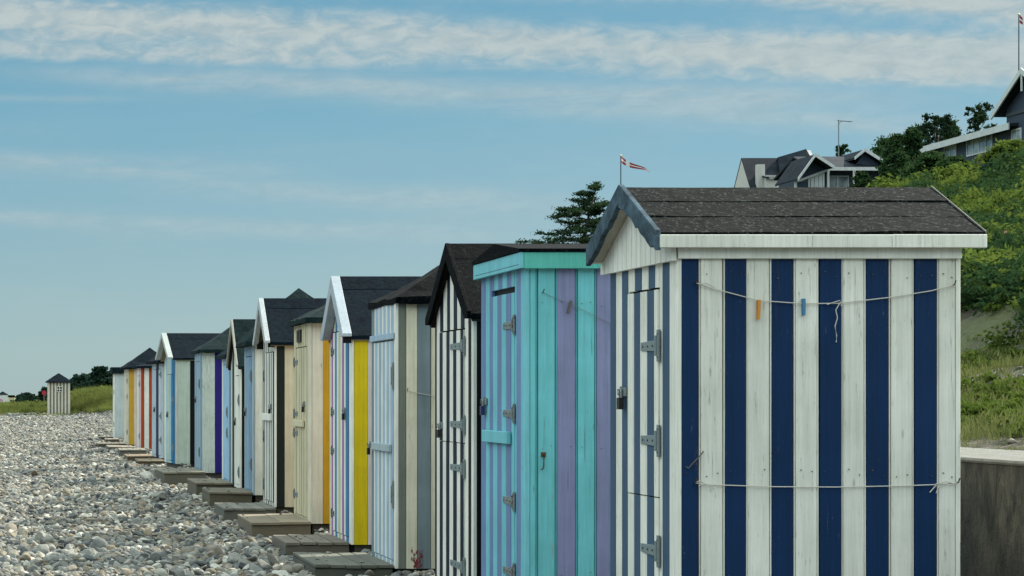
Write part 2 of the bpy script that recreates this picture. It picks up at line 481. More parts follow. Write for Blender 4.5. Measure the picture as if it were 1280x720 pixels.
def gable_roof(hut, w, dep, zE, zR, of, ob, oe, felt, th=0.035, barge=None, hb=0.12, tb=0.05, courses=0, deckcol=None, cap=True, bargemat='paint', drop=0.012):
    mid = w / 2
    ya, yb = -oe, w + oe
    mb = MB()
    n = 10
    for side in (0, 1):
        ye = ya if side == 0 else yb
        rows = max(1, courses)
        for r in range(rows):
            f0, f1 = r / rows, (r + 1) / rows
            lift = 0.008 if courses else 0.0
            def pt(x, f, up): return (x, ye + (mid - ye) * f, zE + (zR - zE) * f + up)
            f1b = min(1.0, f1 + (0.04 if r < rows - 1 else 0))
            xs = [-of + (dep + ob + of) * i / n for i in range(n + 1)]
            wob = [random.uniform(-0.004, 0.004) for _ in xs]
            pts = []
            for x, k in zip(xs, wob):
                pts += [pt(x, f0, lift + k), pt(x, f1b, 0.001 * (rows - r) + k * 0.3), pt(x, f0, -th), pt(x, f1b, -th)]
            fs = []
            for i in range(n):
                a = 4 * i; b = a + 4
                fs += [[a, b, b + 1, a + 1], [a + 2, a + 3, b + 3, b + 2], [a, a + 2, b + 2, b], [a + 1, b + 1, b + 3, a + 3]]
            fs += [[0, 1, 3, 2], [4 * n, 4 * n + 2, 4 * n + 3, 4 * n + 1]]
            mb.add(pts, fs)
    roof = mb.build('roof', felt, hut)
    if cap:
        c = MB(); k = 0.16
        sl = (zR - zE) / (mid + oe)
        c.prism([(-of - 0.003, mid - k, zR - sl * k + 0.004), (-of - 0.003, mid, zR + 0.012), (-of - 0.003, mid + k, zR - sl * k + 0.004), (-of - 0.003, mid, zR - 0.006)],
                [(dep + ob + 0.003, mid - k, zR - sl * k + 0.004), (dep + ob + 0.003, mid, zR + 0.012), (dep + ob + 0.003, mid + k, zR - sl * k + 0.004), (dep + ob + 0.003, mid, zR - 0.006)])
        c.build('ridge_cap', felt, roof)
    d = MB(); dc = deckcol or P(92, 84, 70, 0.5)
    for ye in (ya + 0.012, yb - 0.012):
        s = 1 if ye < mid else -1
        sl = (zR - zE) / (mid + oe)
        zz = zE + 0.012 * sl - th - 0.002
        a = [(-of + 0.006, ye, zz), (-of + 0.006, mid - 0.002 * s, zR - th - 0.003), (-of + 0.006, mid - 0.002 * s, zR - th - 0.022), (-of + 0.006, ye, zz - 0.02)]
        d.prism(a, [(dep + ob - 0.006, p[1], p[2]) for p in a], dc)
    d.build('roof_deck', 'paint', hut)
    if barge:
        for s in (0, 1):
            ye = ya - 0.012 if s == 0 else yb + 0.012
            b = MB()
            x0, x1 = -of - tb, -of - 0.002
            N = 15
            pts = []
            for i in range(N + 1):
                f = i / N
                y = ye + (mid + (0.0008 if s else -0.0008) - ye) * f
                z = zE + (zR - zE) * f + 0.016
                k = hb + (random.uniform(-0.014, 0.010) if bargemat == 'felt_lead' else 0)
                zl = max(z - k, zE - drop)
                pts += [(x0, y, z), (x1, y, z), (x0, y, zl), (x1, y, zl)]
            fs = []
            for i in range(N):
                a = 4 * i; q = a + 4
                fs += [[a, q, q + 1, a + 1], [a + 2, a + 3, q + 3, q + 2], [a, a + 2, q + 2, q], [a + 1, q + 1, q + 3, a + 3]]
            fs += [[0, 1, 3, 2], [4 * N, 4 * N + 2, 4 * N + 3, 4 * N + 1]]
            b.add(pts, fs, barge)
            b.build('bargeboard', bargemat, hut, bevel=0.003)
    return roof


def hip_roof(hut, w, dep, zE, zA, o, felt, th=0.05, of=None, sag=0.02):
    of = o if of is None else of
    x0, x1, y0, y1 = -of, dep + o, -o, w + o
    cx, cy = (x0 + x1) / 2, (y0 + y1) / 2
    mb = MB(); N = 7; idx = {}
    corners = [(x0, y0), (x1, y0), (x1, y1), (x0, y1)]
    pts = []
    def vert(x, y, z):
        k = (round(x, 4), round(y, 4))
        if k not in idx:
            idx[k] = len(pts)
            pts.append((x + random.uniform(-0.006, 0.006), y + random.uniform(-0.006, 0.006), z + random.uniform(-0.008, 0.008)))
        return idx[k]
    fs = []; rim = []
    for e in range(4):
        a, b = corners[e], corners[(e + 1) % 4]
        rows = []
        for i in range(N + 1):
            f = i / N
            row = []
            m = N - i
            for j in range(m + 1):
                g = j / m if m else 0
                ex, ey = a[0] + (b[0] - a[0]) * g, a[1] + (b[1] - a[1]) * g
                x, y = ex + (cx - ex) * f, ey + (cy - ey) * f
                z = zE + (zA - zE) * f - sag * math.sin(math.pi * f)
                row.append(vert(x, y, z))
            rows.append(row)
        rim += rows[0][:-1]
        for i in range(N):
            for j in range(len(rows[i]) - 1):
                if j < len(rows[i + 1]): fs.append([rows[i][j], rows[i][j + 1], rows[i + 1][j]])
                if j + 1 < len(rows[i + 1]): fs.append([rows[i][j + 1], rows[i + 1][j + 1], rows[i + 1][j]])
    n0 = len(pts)
    for r in rim:
        x, y, z = pts[r]; pts.append((x, y, zE - th + random.uniform(-0.008, 0.008)))
    L = len(rim)
    for i in range(L):
        fs.append([rim[i], rim[(i + 1) % L], n0 + (i + 1) % L, n0 + i])
    fs.append([n0 + i for i in range(L)])
    mb.add(pts, fs)
    return mb.build('roof', felt, hut)


def hut(label, xn, dfar, X0=3.0, dep=1.28, zb=0.08, rz=0.0, front=(), side=(), zw=2.0, roof=('hip', 2.05, 2.6, 0.12, 'felt_blue'),
        door=None, base=True, nails=(), group='striped beach huts in the row'):
    """xn: photo column of the near front corner; dfar: width along the row"""
    D0 = X0 * F / (xn - VX)
    w = dfar
    h = thing('beach_hut', label, 'beach hut', (X0, D0, zb), rz, group)
    info = dict(D0=D0, X0=X0, w=w, dep=dep, zb=zb, obj=h)
    info['s'] = lambda x: X0 * F / (x - VX) - D0
    info['z'] = lambda y, s=0.0: PZ(y, D0 + s) - zb
    kind = roof[0]
    if kind == 'gable':
        zE, zR, oe = roof[1], roof[2], roof[5]
        sl = (zR - zE) / (w / 2 + oe)
        th = 0.07
        def ztop_front(s):
            return zR - sl * abs(s - w / 2) - th
        if len(roof) > 9 and roof[9] is not None:            # separate gable panel above the wall
            zc = roof[9]
            ztf = lambda s: min(zc, ztop_front(s))
        else:
            ztf = ztop_front
        ztb = ztop_front
    else:
        ztf = ztb = lambda s: zw
    zs = lambda s: zw
    # front wall, cut for the door
    fsegs = list(front) if len(front[0]) == 3 else spread(front, -T, w + T)
    fw = MB(); dm = MB()
    d_hinges = []
    if door:
        s0, s1, z0, z1 = door['s0'], door['s1'], door['z0'], door['z1']
        for a, b, c in fsegs:
            cuts = sorted([a, b] + [k for k in (s0, s1) if a < k < b])
            for p, q in zip(cuts[:-1], cuts[1:]):
                if q - p < 0.004: continue
                m = (p + q) / 2
                if s0 < m < s1:
                    wall_boards(fw, 'front', [(p, q, c)], z1 + door.get('slot', 0.008), ztf, w, dep)
                    if z0 > 0.03: wall_boards(fw, 'front', [(p, q, c)], 0.0, lambda s: z0 - 0.006, w, dep)
                    zs_ = [z0] + list(door.get('cuts', ())) + [z1]
                    pp = p + (0.004 if abs(p - s0) < 1e-6 else 0); qq = q - (0.004 if abs(q - s1) < 1e-6 else 0)
                    for za, zz in zip(zs_[:-1], zs_[1:]):
                        wall_boards(dm, 'front', [(pp, qq, c)], za + 0.003, (lambda zz: (lambda s: zz - 0.003))(zz), w, dep)
                else:
                    wall_boards(fw, 'front', [(p, q, c)], 0.0, ztf, w, dep)
    else:
        wall_boards(fw, 'front', fsegs, 0.0, ztf, w, dep)
    zmin = min(zw, 10)
    fw.box(0.002, 0.03, 0.004, w - 0.004, 0.01, (zw - 0.05), DARK)
    fw.build('front_wall', 'paint', h)
    if door:
        d = dm.build('door', 'paint', h)
        for vi in range(len(d.data.vertices)):
            d.data.vertices[vi].co.x -= 0.005
        tw = door.get('toward', 1)
        edge = s0 if tw > 0 else s1
        for zh in door.get('hinges', ()):
            make_hinge(d, edge, zh, door.get('strap', 0.12), door.get('plate', 0.16), tw, rust=door.get('rust', 0.5))
        if 'lock' in door:
            ls, lz = door['lock']
            make_hasp(d, ls, lz); make_padlock(d, ls - 0.004, lz - 0.02, col=door.get('lockcol', (26, 27, 28)))
        if 'bar' in door:
            b0, b1, bz, bh, bc = door['bar']
            m = MB(); m.box(-T - 0.034, -T - 0.009, b0, b1, bz - bh / 2, bz + bh / 2, bc)
            m.build('latch_bar', 'paint', d, bevel=0.003)
        info['door'] = d
    # side and back walls
    ssegs = side if len(side[0]) == 3 else spread(side, 0.001, dep)
    ns = MB(); wall_boards(ns, 'near', ssegs, 0.0, zs, w, dep)
    ns.box(0.004, dep - 0.004, 0.002, 0.03, 0.01, zw - 0.02, DARK)
    for s0, s1, c in (ssegs if nails else ()):
        for zn in nails:
            for f in (.25, .75):
                if s1 - s0 < .05 or random.random() < .3: continue
                x = s0 + (s1 - s0) * f; zz = zn + random.uniform(-.02, .02) - zb
                ns.tube([(x, -T - .0065, zz), (x, -T + .002, zz)], .0026, 6, lin((84, 74, 64)) + (.8,))
    ns.build('side_wall', 'paint', h)
    fs_ = MB(); wall_boards(fs_, 'far', ssegs, 0.0, zs, w, dep)
    fs_.box(0.004, dep - 0.004, w - 0.03, w - 0.002, 0.01, zw - 0.02, DARK)
    fs_.build('side_wall', 'paint', h)
    bw = MB(); wall_boards(bw, 'back', spread([ssegs[-1][2]] + [c for _, _, c in ssegs][1:-1] + [ssegs[-1][2]], -T, w + T), 0.0, ztb, w, dep)
    bw.box(dep - 0.03, dep - 0.002, 0.004, w - 0.004, 0.01, zw - 0.05, DARK)
    bw.build('back_wall', 'paint', h)
    if base:
        sk = MB(); sk.box(0.012, dep - 0.012, 0.012, 0.09, -zb - 0.06, -0.002, lin((74, 66, 54)) + (0.5,))
        sk.box(0.012, dep - 0.012, w - 0.09, w - 0.012, -zb - 0.06, -0.002, lin((74, 66, 54)) + (0.5,))
        sk.box(0.0125, 0.085, 0.092, w - 0.092, -zb - 0.06, -0.003, lin((64, 58, 48)) + (0.5,))
        sk.build('foundation_beams', 'deck', h)
    # roof
    if kind == 'gable':
        _, zE, zR, of, ob, oe, felt, barge, opts = roof[:9]
        gable_roof(h, w, dep, zE, zR, of, ob, oe, felt, barge=barge, **opts)
    elif kind == 'hip':
        hip_roof(h, w, dep, roof[1], roof[2], roof[3], roof[4], *(roof[5:] if len(roof) > 5 else ()))
    return info


def alt(a, b, n): return [a if i % 2 == 0 else b for i in range(n)]


HUTS = {}


def build_huts():
    # 1 --- navy and white hut nearest the camera
    X0 = 3.0; D0 = X0 * F / (850 - VX)
    e = [850.6, 872, 904.5, 930.5, 963, 990, 1022, 1049.6, 1081, 1109, 1140.6, 1168.8, 1199.5]
    s1 = [((a - VX) * D0 / F - X0, (b - VX) * D0 / F - X0, NAVY if i % 2 == 0 else WHITE) for i, (a, b) in enumerate(zip(e[:-1], e[1:]))]
    s1[0] = (0.001,) + s1[0][1:]; s1[-1] = (s1[-1][0], s1[-1][1] - .026, s1[-1][2])
    dep = s1[-1][1]; w = 1.115; zb = 0.08
    lips = []
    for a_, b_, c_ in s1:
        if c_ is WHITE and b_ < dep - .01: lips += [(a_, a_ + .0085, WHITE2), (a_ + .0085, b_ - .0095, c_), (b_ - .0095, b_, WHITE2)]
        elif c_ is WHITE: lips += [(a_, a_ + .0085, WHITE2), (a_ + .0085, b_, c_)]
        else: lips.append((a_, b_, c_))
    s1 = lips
    Z = lambda y, s=0.0: PZ(y, D0 + s) - zb
    S = lambda x: X0 * F / (x - VX) - D0
    sd0, sd1 = S(830), S(791.5)
    zE, zR = PZ(292, 10.17) - zb, PZ(234.5, D0 + w / 2) - zb
    zc = Z(323)
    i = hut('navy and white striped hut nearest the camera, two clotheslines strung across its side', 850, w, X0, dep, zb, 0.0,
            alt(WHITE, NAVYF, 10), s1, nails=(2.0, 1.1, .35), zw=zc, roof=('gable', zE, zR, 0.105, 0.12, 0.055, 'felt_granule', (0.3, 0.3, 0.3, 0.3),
            dict(hb=0.105, tb=0.028, courses=3, deckcol=P(205, 198, 182, 0.4), cap=False, bargemat='felt_lead', drop=.078), zc),
            door=dict(s0=sd0, s1=sd1, z0=0.12, z1=Z(361, sd0), cuts=(Z(622, sd0),), hinges=(Z(432, sd0), Z(551, sd0), Z(689, sd0)), strap=0.27, plate=0.15,
                      lock=(S(787), Z(490, S(787))), rust=0.2))
    h = i['obj']; HUTS[1] = i
    # white gable panel of narrow planks, proud of the wall
    g = MB(); sl = (zR - zE) / (w / 2 + 0.055)
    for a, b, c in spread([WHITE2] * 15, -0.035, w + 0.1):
        zt = lambda s: zR - sl * abs(s - w / 2) - 0.062
        m0 = min(zt(a), zt(b))
        if zt(a) < zc - 0.004 and zt(b) < zc - 0.004: continue
        q = [(-T - 0.028, a + 0.0035, zc - 0.012), (-T - 0.004, a + 0.0015, zc - 0.012), (-T - 0.004, b - 0.0015, zc - 0.012), (-T - 0.028, b - 0.0035, zc - 0.012)]
        t_ = [(p[0], p[1], max(zc - 0.01, zt(p[1]))) for p in q]
        g.prism(q, t_, jit(c, 0.04))
    g.build('gable_panel', 'paint', h)
    # eave fascia and the frieze board below it
    for yy, s in ((-0.055, 1), (w + 0.055, -1)):
        f = MB(); y0, y1 = sorted((yy - 0.004 * s - 0.022 * s, yy - 0.004 * s))
        xm = PX(1112, 10.17) - X0
        f.box(-0.112, xm - 0.001, y0, y1, zE - 0.066, zE - 0.006, WHITE)
        f.box(xm + 0.001, dep + 0.118, y0, y1, zE - 0.066, zE - 0.005, jit(WHITE, 0.05))
        f.build('fascia', 'paint', h, bevel=0.003)
        f = MB(); y0, y1 = sorted(((-T - 0.018) if s > 0 else w + T + 0.018, (-T - 0.0035) if s > 0 else w + T + 0.0035))
        f.box(-0.02, dep + 0.02, y0, y1, zc - 0.004, zc + 0.058, jit(WHITE2, 0.04))
        f.build('frieze_board', 'paint', h, bevel=0.003)
    # narrow light flashing on the rear roof edge
    f = MB()
    for s in (0, 1):
        ye = -0.057 if s == 0 else w + 0.057
        k = [(dep + 0.121, ye, zE + 0.011), (dep + 0.125, ye, zE + 0.011), (dep + 0.125, w / 2, zR + 0.010), (dep + 0.121, w / 2, zR + 0.010)]
        f.prism(k, [(p[0], p[1], p[2] - 0.04) for p in k], lin((112, 110, 104)) + (0.8,))
    f.build('roof_edge_trim', 'paint', h)

    # 2 --- turquoise and lilac hut
    X0 = 3.0; D0 = X0 * F / (661 - VX); w = 1.24; zb = 0.08; dep = 1.30
    Z = lambda y, s=0.0: PZ(y, D0 + s) - zb
    S = lambda x: X0 * F / (x - VX) - D0
    e = [661, 669, 695, 718.5, 744.5, 769, 794, 819, 844, 869, 894, 936]
    cs = [TURQ, TURQ, LILAC, TURQ, LILAC, TURQ, LILAC, TURQ, LILAC, TURQ, LILAC]
    s2 = [((a - VX) * D0 / F - X0, (b - VX) * D0 / F - X0, c) for a, b, c in zip(e[:-1], e[1:], cs)]
    s2[0] = (0.001,) + s2[0][1:]; dep = s2[-1][1]
    lips = []
    for a_, b_, c_ in s2:
        if c_ is TURQ and b_ - a_ > .1: lips += [(a_, a_ + .011, P(92, 178, 184, .3)), (a_ + .011, b_ - .011, c_), (b_ - .011, b_, P(92, 178, 184, .3))]
        else: lips.append((a_, b_, c_))
    s2 = lips
    zw = Z(333)
    a0, a1 = S(648), S(619)
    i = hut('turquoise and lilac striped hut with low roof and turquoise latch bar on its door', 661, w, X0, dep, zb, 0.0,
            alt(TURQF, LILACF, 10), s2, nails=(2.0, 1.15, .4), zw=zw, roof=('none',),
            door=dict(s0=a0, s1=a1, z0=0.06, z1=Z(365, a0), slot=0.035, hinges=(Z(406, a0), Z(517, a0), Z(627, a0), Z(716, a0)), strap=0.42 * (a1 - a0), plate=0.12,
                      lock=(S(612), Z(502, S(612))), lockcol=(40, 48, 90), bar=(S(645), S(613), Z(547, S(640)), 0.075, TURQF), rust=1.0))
    h = i['obj']; HUTS[2] = i
    zt, zbm = Z(312), Z(336)
    r = MB(); o = 0.075
    r.prism([(-o, -o, zt + 0.002), (-o, w / 2, zt + 0.075), (-o, w + o, zt + 0.002), (-o, w + o, zt - 0.015), (-o, -o, zt - 0.015)],
            [(dep + o, -o, zt + 0.002), (dep + o, w / 2, zt + 0.075), (dep + o, w + o, zt + 0.002), (dep + o, w + o, zt - 0.015), (dep + o, -o, zt - 0.015)])
    r.build('roof', 'felt_black', h)
    for nm, b in (('fascia', (-0.066, -0.044, -0.066, w + 0.066)), ('fascia', (dep + 0.044, dep + 0.066, -0.066, w + 0.066))):
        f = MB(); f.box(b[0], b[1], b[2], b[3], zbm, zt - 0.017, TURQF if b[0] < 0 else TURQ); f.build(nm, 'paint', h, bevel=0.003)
    for y0 in (-0.065, w + 0.043):
        f = MB(); f.box(-0.043, dep + 0.043, y0, y0 + 0.022, zbm - 0.002, zt - 0.018, P(96, 190, 176, 0.3)); f.build('fascia', 'paint', h, bevel=0.003)
    f = MB(); f.box(-0.0665, -0.0665 + 0.004, -0.03, w, Z(336) + 0.022, Z(336) + 0.025, DARK); f.build('fascia_joint', 'paint', h)
    f = MB()                                              # hook on the side wall
    hx = PX(678, D0) - X0; hz = Z(568)
    f.tube([(hx, -T, hz), (hx, -T - 0.02, hz), (hx - 0.002, -T - 0.022, hz - 0.07), (hx - 0.01, -T - 0.022, hz - 0.088), (hx - 0.02, -T - 0.022, hz - 0.085)], 0.004, 6, lin((60, 46, 34)) + (1.0,))
    f.box(hx - 0.014, hx + 0.014, -T - 0.008, -T - 0.001, hz - 0.014, hz + 0.014, lin((90, 66, 30)) + (1.0,))
    f.build('hook', 'metal', h)

    # 3 --- black gable hut with ink-black and white door
    X0 = 3.0; D0 = X0 * F / (595 - VX); w = 1.32; zb = 0.08
    Z = lambda y, s=0.0: PZ(y, D0 + s) - zb
    S = lambda x: X0 * F / (x - VX) - D0
    a0, a1 = S(585), S(553.5)
    HUTS[3] = hut('black sided hut with narrow ink blue and white front stripes and steep black gable roof', 595, w, X0, 1.28, zb, 0.0,
                  [(WHITE2, .55), (BLACK, .8)] + [(c, 1.0) for c in alt(WHITE2, INK, 9)] + [(BLACK, .5)], [BLACK] * 9, zw=Z(396, -0.1) - 0.02,
                  roof=('gable', Z(392, -0.1), Z(306.5, w / 2), 0.05, 0.1, 0.10, 'felt_black', P(17, 16, 13, 0.0), dict(hb=0.12, tb=0.03, deckcol=P(30, 27, 22, 0.0), drop=.03, bargemat='felt_black')),
                  door=dict(s0=a0, s1=a1, z0=0.05, z1=Z(413, a1 * .5), cuts=(Z(553, a1 * .5),), hinges=(Z(432, a0), Z(531, a0), Z(586, a0), Z(709, a0)), strap=0.5 * (a1 - a0), plate=0.13,
                            lock=(S(557), Z(532, S(557))), rust=0.35))

    # 4 --- grey and cream hip hut with pale blue door
    X0 = 3.0; D0 = X0 * F / (497.5 - VX); w = 1.2; zb = 0.07; dep = 1.28
    Z = lambda y, s=0.0: PZ(y, D0 + s) - zb
    S = lambda x: X0 * F / (x - VX) - D0
    e = [497.5, 507, 521, 538, 546, 560, 576, 592, 608, 624, 640, 656, 672, 697]
    cs = [DGREY, CREAM, GREY, CREAM, GREY, CREAM, GREY, CREAM, GREY, CREAM, GREY, CREAM, GREY]
    s4 = [((a - VX) * D0 / F - X0, (b - VX) * D0 / F - X0, c) for a, b, c in zip(e[:-1], e[1:], cs)]; s4[0] = (0.001,) + s4[0][1:]
    dep = s4[-1][1]
    i = hut('grey and cream hut with pale blue striped front and black pyramid felt roof', 497.5, w, X0, dep, zb, 0.0,
            [(WHITE2, .7), (PALE, 1), (WHITE2, .5), (PALE, 1), (WHITE2, .5), (PALE, 1), (WHITE2, .5), (PALE, 1), (WHITE2, .5), (PALE, 1), (WHITE2, .4), (GREY, 1.4)], s4,
            zw=Z(372) - 0.01, roof=('hip', Z(371, -.1), Z(371, -.1) + 0.43, 0.09, 'felt_black', .05, .035),
            door=dict(s0=0.08, s1=1.05, z0=0.06, z1=Z(427, .5), hinges=(Z(470, .1), Z(618, .1)), strap=0.05, plate=0.22,
                      lock=(S(467.5), Z(556, 1.1)), bar=(0.12, 1.02, Z(559, .5), 0.06, P(176, 190, 196, .3))))
    h = i['obj']; HUTS[4] = i
    f = MB(); f.box(-T - 0.02, -T - 0.004, 0.02, w - 0.01, Z(427, .5) + 0.012, Z(427, .5) + 0.06, PALE); f.build('door_rail', 'paint', h, bevel=0.002)
    f = MB()                                              # red paint splashes at the foot of the side wall
    for k in range(70):
        a = (531 - VX) * D0 / F - X0 - 0.085 + random.triangular(-0.03, 0.075, 0.015); zz = 0.012 + abs(random.gauss(0, 0.055)); r_ = random.uniform(0.002, 0.0095)
        n = 7; ph = random.random() * 6
        c_ = [(a + r_ * math.cos(i_ * 6.283 / n + ph) * random.uniform(.6, 1.2), -T - 0.0035 - 0.00006 * k, zz + 2.2 * r_ * math.sin(i_ * 6.283 / n + ph) * random.uniform(.6, 1.2)) for i_ in range(n)]
        if min(p[2] for p in c_) < 0: continue
        f.prism(c_, [(p[0], p[1] + 0.0025, p[2]) for p in c_], jit(lin((138, 60, 64)), .25) + (0.9,))
    f.build('red_paint_stain', 'paint', h)

    # 5 --- rainbow striped gable hut with white bargeboards
    X0 = 3.0; D0 = X0 * F / (442 - VX); w = 1.40; zb = 0.10
    Z = lambda y, s=0.0: PZ(y, D0 + s) - zb
    i = hut('thin rainbow striped white hut with yellow corner board and broad white bargeboards', 442, w, X0, 1.28, zb, 0.0,
            [(WHITE2, 1.2), (BLU, 1.5), (WHITE2, .7), (PURP, 1.2), (WHITE2, .7), (YG, 1.2), (WHITE2, .8), (BLU, 1.1), (WHITE2, 1.0), (PURP, 1.1), (CREAM, 1.1)],
            [(YEL, .1), (PINKW, .16), (YEL, .1), (PINKW, .16), (YEL, .1), (PINKW, .16), (YEL, .1), (PINKW, .16)], zw=Z(421) - 0.01,
            roof=('gable', Z(419, -.05), Z(347, w / 2), 0.026, 0.1, 0.06, 'felt_blue', P(182, 190, 198, .4), dict(hb=0.16, tb=0.085, deckcol=P(120, 110, 96, .4))),
            door=dict(s0=0.16, s1=1.18, z0=0.06, z1=Z(414, .6), toward=-1, hinges=(Z(440, 1.2), Z(515, 1.2), Z(563, 1.2), Z(641, 1.2)), strap=0.12, plate=0.1,
                      lock=(0.33, Z(513, .3)), rust=0.9))
    HUTS[5] = i
    f = MB(); f.box(-0.10, -0.028, -0.045, -0.005, Z(429), Z(421), BLACK); f.build('eave_bracket', 'paint', i['obj'])

    # 6 --- cream hut with ochre side board
    X0 = 3.0; D0 = X0 * F / (389.5 - VX); w = 1.32; zb = 0.12
    Z = lambda y, s=0.0: PZ(y, D0 + s) - zb
    CR = P(222, 210, 176, .3)
    fr = []
    for k in range(9): fr += [(CR, 1.0), (OLIVE, .28)]
    fr = [(P(222, 216, 200, .3), .9)] + fr
    i = hut('cream hut with narrow dark battens, tiny square window and ochre side board', 389.5, w, X0, 1.28, zb, 0.0,
            fr, [(P(226, 214, 196, .25), .105), (OCHRE, .09)] * 6, zw=Z(399) - 0.01, roof=('hip', Z(397, -.1), Z(397, -.1) + 0.41, 0.11, 'felt_green', .05, .085),
            door=dict(s0=0.22, s1=1.22, z0=0.05, z1=Z(434.5, .7), toward=-1, hinges=(Z(453, 1.2), Z(517, 1.2), Z(541, 1.2), Z(617, 1.2)), strap=0.26, plate=0.11,
                      lock=(0.36, Z(505, .4)), bar=(0.34, 1.2, Z(529, .8), 0.07, CR)))
    h = i['obj']; HUTS[6] = i
    f = MB(); zc_ = Z(420, .75); f.box(-T - 0.012, -T - 0.003, 0.66, 0.94, zc_ - 0.045, zc_ + 0.045, lin((30, 26, 22)) + (.2,))
    wf = f.build('window', 'dark_glass', h)
    f = MB()
    for b in ((0.64, 0.66, -.065, .065), (0.94, 0.96, -.065, .065), (0.66, 0.94, .045, .065), (0.66, 0.94, -.065, -.045), (0.79, 0.81, -.045, .045)):
        f.box(-T - 0.018, -T - 0.002, b[0], b[1], zc_ + b[2], zc_ + b[3], P(60, 52, 44, .3))
    f.build('window_frame', 'paint', wf)

    # 7 --- black and white slatted gable hut with white bargeboards
    X0 = 3.0; D0 = X0 * F / (345.5 - VX); w = 1.26; zb = 0.13
    Z = lambda y, s=0.0: PZ(y, D0 + s) - zb
    i = hut('black and white slatted hut with chipped white bargeboards and large navy felt gable roof', 345.5, w, X0, 1.28, zb, 0.0,
            [(WHITE2, .5)] + [(c, 1 if c is WHITE2 else .7) for c in alt(BLACK, WHITE2, 13)], [(P(30, 36, 34, .2), .095), (P(222, 206, 176, .3), .12)] * 6, zw=Z(430) - .01,
            roof=('gable', Z(427.5, -.06), Z(374, w / 2), 0.085, 0.1, 0.09, 'felt_blue', P(192, 196, 198, .8), dict(hb=0.13, tb=0.06, deckcol=P(128, 112, 84, .5))),
            door=dict(s0=0.1, s1=1.1, z0=0.05, z1=Z(441, .6), toward=-1, hinges=(Z(470, 1.1), Z(545, 1.1), Z(605, 1.1)), strap=0.12, plate=0.14,
                      lock=(0.3, Z(508, .3)), bar=(0.2, 1.12, Z(521, .6), 0.085, WHITE2)))
    HUTS[7] = i
    for yy in (-0.03, 1.20):
        f = MB(); f.box(-0.10, -T - 0.004, yy, yy + 0.06, Z(434), Z(426), BLACK)
        f.build('eave_bracket', 'paint', i['obj'])

    # 8 --- peeling light blue front, steep green pyramid roof
    D0 = 3.0 * F / (318.5 - VX); zb = 0.16
    Z = lambda y, s=0.0: PZ(y, D0 + s) - zb
    HUTS[8] = hut('hut with peeling light blue front boards and steep green pyramid roof with rounded peak', 318.5, 1.12, 3.0, 1.28, zb, 0.0,
                  [(LB2, 1), (P(122, 160, 192, 1.0), 1.6), (P(140, 172, 198, .9), 1.2), (P(128, 166, 196, .8), 1.2), (LB2, .8)], [WHITE, WHITE2, P(90, 120, 130, .3)] * 4, zw=Z(428) - .01,
                  roof=('hip', Z(427, -.1), Z(359.5, .6), 0.13, 'felt_green', .05, None, -0.03),
                  door=dict(s0=0.2, s1=0.95, z0=0.05, z1=Z(446, .5), hinges=(Z(470, .2), Z(580, .2)), strap=.14, lock=(.86, Z(512, .6)), lockcol=(36, 36, 40)))
    # 9 --- narrow steep green gable, white and black
    D0 = 3.0 * F / (302 - VX); zb = 0.17
    Z = lambda y, s=0.0: PZ(y, D0 + s) - zb
    HUTS[9] = hut('narrow white fronted hut with black sides and a steep green felt gable roof', 302, 1.15, 3.0, 1.2, zb, 0.01,
                  [(WHITE2, 2.2), (WHITE, 1.4), (BLACK, .8), (DGREY, .7), (WHITE2, .5)], [BLACK] * 8, zw=Z(459) - .02,
                  roof=('gable', Z(457.5, -.1), Z(400, .57), 0.06, 0.1, 0.10, 'felt_green', P(176, 170, 158, .5), dict(hb=0.06, tb=0.03, deckcol=P(40, 36, 32, .3))),
                  door=dict(s0=0.1, s1=0.62, z0=0.05, z1=Z(470, .5), hinges=(Z(500, .1), Z(590, .1)), strap=.12, lock=(.5, Z(524, .5))))
    # 10 --- pale blue low hip
    D0 = 3.0 * F / (288 - VX); zb = 0.17
    Z = lambda y, s=0.0: PZ(y, D0 + s) - zb
    HUTS[10] = hut('small hut with smooth sky blue front and low green pyramid roof', 288, 1.1, 3.0, 1.2, zb, 0.0,
                   [(P(164, 200, 226, .2), 1.5), (P(158, 196, 224, .2), 1.5), (P(166, 202, 226, .2), 1.2), (WHITE2, .8)], [P(140, 170, 190, .3), WHITE2] * 4, zw=Z(444) - .01,
                   roof=('hip', Z(443, -.1), Z(443, -.1) + .62, 0.12, 'felt_green', .05, .095),
                   door=dict(s0=0.2, s1=0.85, z0=0.05, z1=Z(456, .5), hinges=(Z(515, .2), Z(541, .2)), strap=.14))
    # 11 --- purple striped side
    D0 = 3.0 * F / (252.5 - VX); zb = 0.15
    Z = lambda y, s=0.0: PZ(y, D0 + s) - zb
    HUTS[11] = hut('hut with one broad purple stripe down its white side and grey blue front', 252.5, 1.3, 3.0, 1.3, zb, 0.0,
                   alt(LB, LB2, 7), [(P(214, 220, 208, .8), .145), (VIO, .115), (GRN, .13), (VIO, .115), (GRN, .13), (VIO, .115), (GRN, .13)], zw=Z(438) - .01,
                   roof=('hip', Z(437, -.1), Z(437, -.1) + .5, 0.12, 'felt_green', .05, .08),
                   door=dict(s0=0.2, s1=1.0, z0=0.05, z1=Z(452, .6), hinges=(Z(480, .2), Z(565, .2)), strap=.16, lock=(.9, Z(497, .8))))
    # 12 --- tall navy gable, white barge; turned towards the camera
    D0 = 2.97 * F / (222 - VX); zb = 0.13
    Z = lambda y, s=0.0: PZ(y, D0 + s) - zb
